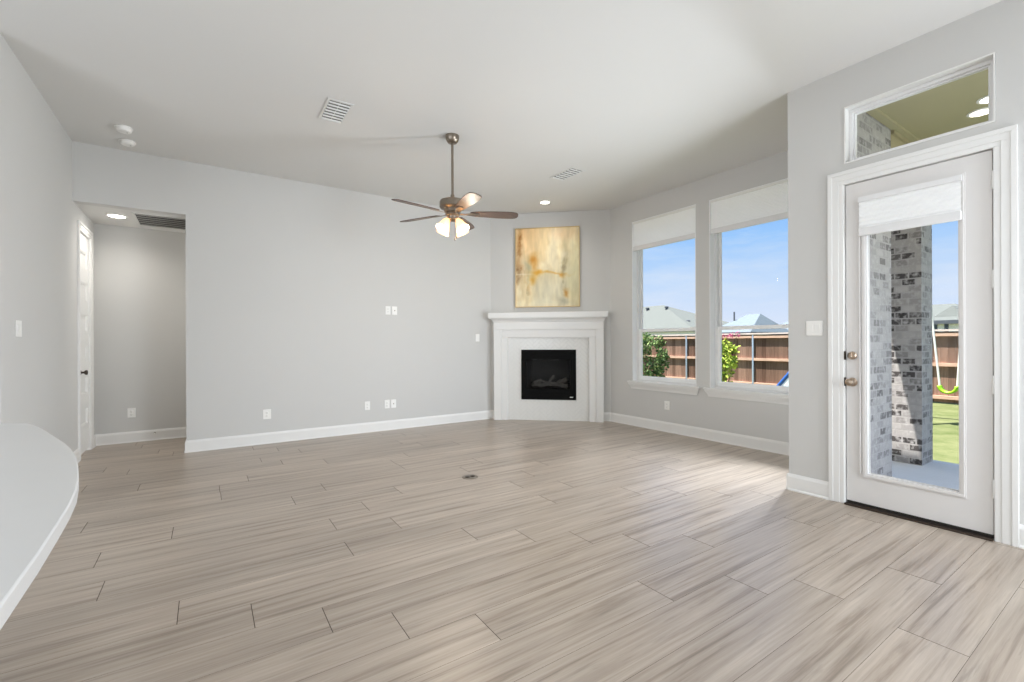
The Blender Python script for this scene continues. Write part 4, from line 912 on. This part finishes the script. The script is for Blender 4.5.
# shrubs
def leaf_cluster(mb, centers, n, size):
    for _ in range(n):
        c, rad = random.choice(centers)
        d = Vector((random.gauss(0, 1), random.gauss(0, 1), random.gauss(0, 1))).normalized()*rad*(random.random()**0.4)
        p = Vector(c)+Vector((d.x, d.y, d.z)); s = size*random.uniform(0.6, 1.4)
        q_ = Quaternion(Vector((random.gauss(0, 1), random.gauss(0, 1), random.gauss(0, 1))).normalized(), random.uniform(0, 6.28))
        vs = [(0, 0, 0), (s*0.5, s*0.32, s*0.06), (s*1.1, 0, 0), (s*0.5, -s*0.32, s*0.06), (s*0.5, 0, -s*0.05)]
        mb.add([p+q_ @ Vector(v) for v in vs], [(0, 4, 1), (4, 2, 1), (0, 3, 4), (4, 3, 2)])
    return mb
def shrub(name, label, base, stems, centers, n, size, lm, flowers=None):
    t = thing(name, label, 'shrub', base)
    for tip in stems:
        mb = MB(); b_ = Vector(base); tp = Vector(tip); mid = b_+(tp-b_)*0.5+Vector((random.uniform(-.05, .05), random.uniform(-.05, .05), 0.05))
        mb.tube([b_, mid, tp], [0.022, 0.015, 0.006], 8); mb.build('stem', M['bark'], t)
    mb = leaf_cluster(MB(), centers, n, size); mb.build('foliage', lm, t, smooth=False)
    if flowers:
        for c, rad in flowers:
            mb = leaf_cluster(MB(), [(c, rad)], 45, 0.04); mb.build('blossom_cluster', M['flower'], t, smooth=False)
bx, by = 13.3, 11.1
cs = [((bx+random.uniform(-.35, .35), by+random.uniform(-.35, .35), z), 0.36) for z in (-0.1, 0.1, 0.35, 0.6, 0.85, 1.1, 1.3)]+[((bx, by-0.75, 0.75), 0.22), ((bx, by-0.65, 0.4), 0.25), ((bx, by-0.55, 1.2), 0.25), ((bx, by-0.5, 0.0), 0.25)]
shrub('green_shrub', 'dense green shrub in front of the fence outside the window nearest the fireplace', (bx, by, ZG), [(bx, by, 0.9), (bx-.1, by-.5, 0.8), (bx+.2, by+.2, 1.2)], cs, 1900, 0.11, M['leaf_dark'])
bx, by = 12.1, 7.35
cs = [((bx, by, -0.1), 0.22), ((bx, by+0.03, 0.15), 0.26), ((bx, by-0.02, 0.42), 0.27), ((bx, by-0.10, 0.65), 0.26), ((bx, by-0.02, 0.88), 0.24), ((bx, by+.02, 1.1), 0.2), ((bx-.1, by-0.30, 0.70), 0.14), ((bx, by-0.25, 1.0), 0.14)]
shrub('crape_myrtle', 'leggy yellow green shrub with pink blossoms in front of the fence', (bx, by, ZG), [(bx, by-0.38, 1.35), (bx, by+0.05, 1.3), (bx-.05, by-.2, 1.1), (bx+.1, by+.1, 1.0)], cs, 1100, 0.10, M['leaf_light'],
      [((bx, by-0.03, 1.36), 0.10), ((bx, by-0.22, 1.38), 0.09), ((bx, by-0.42, 1.42), 0.08), ((bx, by-0.30, 0.84), 0.07), ((bx, by+0.12, 1.33), 0.08)])

# toddler slide
sl = thing('garden_slide', 'white and blue playground slide standing on the lawn by the fence', 'slide', (11.2, 4.9, ZG))
for x in (10.98, 11.42):
    mb = MB(); Mx = Matrix(((0, 0, 1, 0), (1, 0, 0, 0), (0, 1, 0, 0), (0, 0, 0, 1)))
    mb.prism([(5.86, ZG), (5.86, -0.34), (5.64, -0.28), (4.06, 1.71), (3.80, 1.71), (3.80, 1.40), (3.96, 1.40), (5.40, ZG)], x-0.015, x+0.015, 0, Mx); mb.build('side_panel', M['slide_white'], sl, bevel=0.004)
    mb = MB(); mb.tube([(x, 5.88, -0.30), (x, 5.66, -0.23), (x, 4.07, 1.78), (x, 3.80, 1.78)], 0.040, 10); mb.build('slide_rail', M['slide_blue'], sl)
mb = MB(); mb.add([(10.995, 5.86, -0.38), (11.405, 5.86, -0.38), (11.405, 5.61, -0.35), (10.995, 5.61, -0.35), (11.405, 4.06, 1.62), (10.995, 4.06, 1.62), (11.405, 3.80, 1.62), (10.995, 3.80, 1.62)], [(0, 1, 2, 3), (3, 2, 4, 5), (5, 4, 6, 7)])
for x in (10.98, 11.42):
    lm = MB(); lm.tube([(x, 3.32, ZG), (x, 3.82, 1.45)], 0.028, 8); lm.build('ladder_post', M['slide_blue'], sl)
for k in range(6):
    f = (k+0.7)/6.4; lm = MB(); lm.tube([(10.98, 3.32+0.5*f, ZG+1.87*f), (11.42, 3.32+0.5*f, ZG+1.87*f)], 0.02, 8); lm.build('ladder_rung', M['slide_white'], sl)
ch = mb.build('chute', M['slide_white'], sl); sm = ch.modifiers.new('s', 'SOLIDIFY'); sm.thickness = 0.02
# swing frame and swing
sf = thing('swing_frame', 'timber swing beam frame in the yard, mostly hidden', 'swing frame', (12.0, 2.75, ZG))
mb = MB(); mb.box(11.94, 12.06, 0.85, 3.25, 3.60, 3.74); mb.build('beam', M['timber'], sf, bevel=0.006)
for y in (0.95, 3.15):
    for sx_ in (-1, 1):
        mb = MB(); mb.tube([(12+sx_*0.9, y, ZG), (12+sx_*0.03, y, 3.60)], 0.055, 8); mb.build('frame_leg', M['timber'], sf)
sw = thing('rope_swing', 'lime green rope swing hanging in front of the fence behind the pillar', 'swing', (12.0, 2.65, 0.2))
mb = MB(); pts = []
for i in range(17):
    a = pi+pi*i/16; pts.append((12.0, 2.643+0.128*cos(a), 0.345+0.135*sin(a)))
nv = []
for p in pts: nv += [(p[0]-0.09, p[1], p[2]), (p[0]+0.09, p[1], p[2])]
mb.add(nv, [(2*i, 2*i+1, 2*i+3, 2*i+2) for i in range(16)]); so = mb.build('swing_seat', M['lime'], sw); sm = so.modifiers.new('s', 'SOLIDIFY'); sm.thickness = 0.04; sm.offset = 0
for s in (-1, 1):
    mb = MB(); mb.tube([(12.0, 2.643+s*0.128, 0.34), (12.0, 2.66+s*0.20, 1.4), (12.0, 2.68+s*0.34, 3.60)], 0.018, 8); mb.build('swing_rope', M['rope'], sw)

# neighbouring houses
def house(name, label, x0, x1, y0, y1, ze, zr, hip0, hip1, shingle, ov=0.4, front_gable=None, wins=()):
    t = thing(name, label, 'house', ((x0+x1)/2, (y0+y1)/2, ZG))
    mb = MB(); mb.box(x0, x1, y0, y1, ZG, ze); mb.build('house_wall', M['house'], t, smooth=False)
    X0, X1, Y0, Y1 = x0-ov, x1+ov, y0-ov, y1+ov; xm = (x0+x1)/2
    vs = [(X0, Y0, ze), (X1, Y0, ze), (X1, Y1, ze), (X0, Y1, ze), (xm, Y0+hip0, zr), (xm, Y1-hip1, zr)]
    mb = MB(); mb.add(vs, [(0, 4, 5, 3), (1, 2, 5, 4), (0, 1, 4), (2, 3, 5), (0, 3, 2, 1)]); mb.build('roof', shingle, t, smooth=False)
    mb = MB(); mb.box(X0, X0+0.05, Y0, Y1, ze-0.22, ze); mb.box(X0+0.05, X1, Y0, Y0+0.05, ze-0.22, ze); mb.box(X0+0.05, X1, Y1-0.05, Y1, ze-0.22, ze); mb.build('fascia', M['fascia'], t, smooth=False)
    for (wy, wz, ww, wh) in wins:
        mb = MB(); mb.box(x0-0.04, x0+0.02, wy-ww/2, wy+ww/2, wz-wh/2, wz+wh/2); mb.build('house_window', M['house_window'], t, smooth=False)
    return t
ha = house('neighbour_house', 'neighbour house with a big pale hip roof outside the window nearest the fireplace', 45, 58, 30.9, 52, 2.6, 6.2, 9.4, 5, M['shingle'])
for (yy, zz, xx) in ((38.4, 5.55, 50.2), (41.6, 5.6, 50.3), (33.4, 3.45, 47.6)):
    mb = MB(); mb.lathe([(0.16, zz-0.6), (0.16, zz+0.12), (0.26, zz+0.14), (0.26, zz+0.30), (0.05, zz+0.38)], 12, T(xx, yy, 0)); mb.build('roof_vent', M['fascia'], ha)
hb = house('neighbour_house', 'far neighbour house with a blue grey roof outside the window nearest the patio door', 46, 54, 25.2, 29.3, 2.2, 4.25, 1.3, 2.2, M['shingle_blue'])
mb = MB(); mb.box(48.4, 48.52, 28.1, 28.22, 3.0, 4.5); mb.build('chimney', M['fascia'], hb, smooth=False)
house('neighbour_house', 'low far roof left of the blue grey roofed house', 63, 70, 38.6, 50.0, 2.4, 4.9, 3.5, 3.0, M['shingle_blue'])
house('neighbour_house', 'low far roof right of the blue grey roofed house', 58, 66, 20.0, 29.7, 2.2, 3.75, 3.0, 1.0, M['shingle_blue'])
hd = house('neighbour_house', 'pale neighbour house above the fence seen through the glass door', 36, 44, 7.0, 16.0, 2.42, 3.62, 1.9, 3.2, M['shingle'], 0.4, None, [(8.55, 1.4, 0.30, 1.7), (8.0, 1.4, 0.18, 1.7), (10.2, 1.4, 0.8, 1.4)])
mb = MB(); mb.add([(36.4, 8.75, 2.6), (36.4, 7.15, 2.6), (36.9, 7.95, 3.32), (40.0, 7.95, 3.32)], [(0, 1, 2), (1, 3, 2), (0, 2, 3), (0, 3, 1)]); mb.build('roof_gable', M['shingle'], hd, smooth=False)
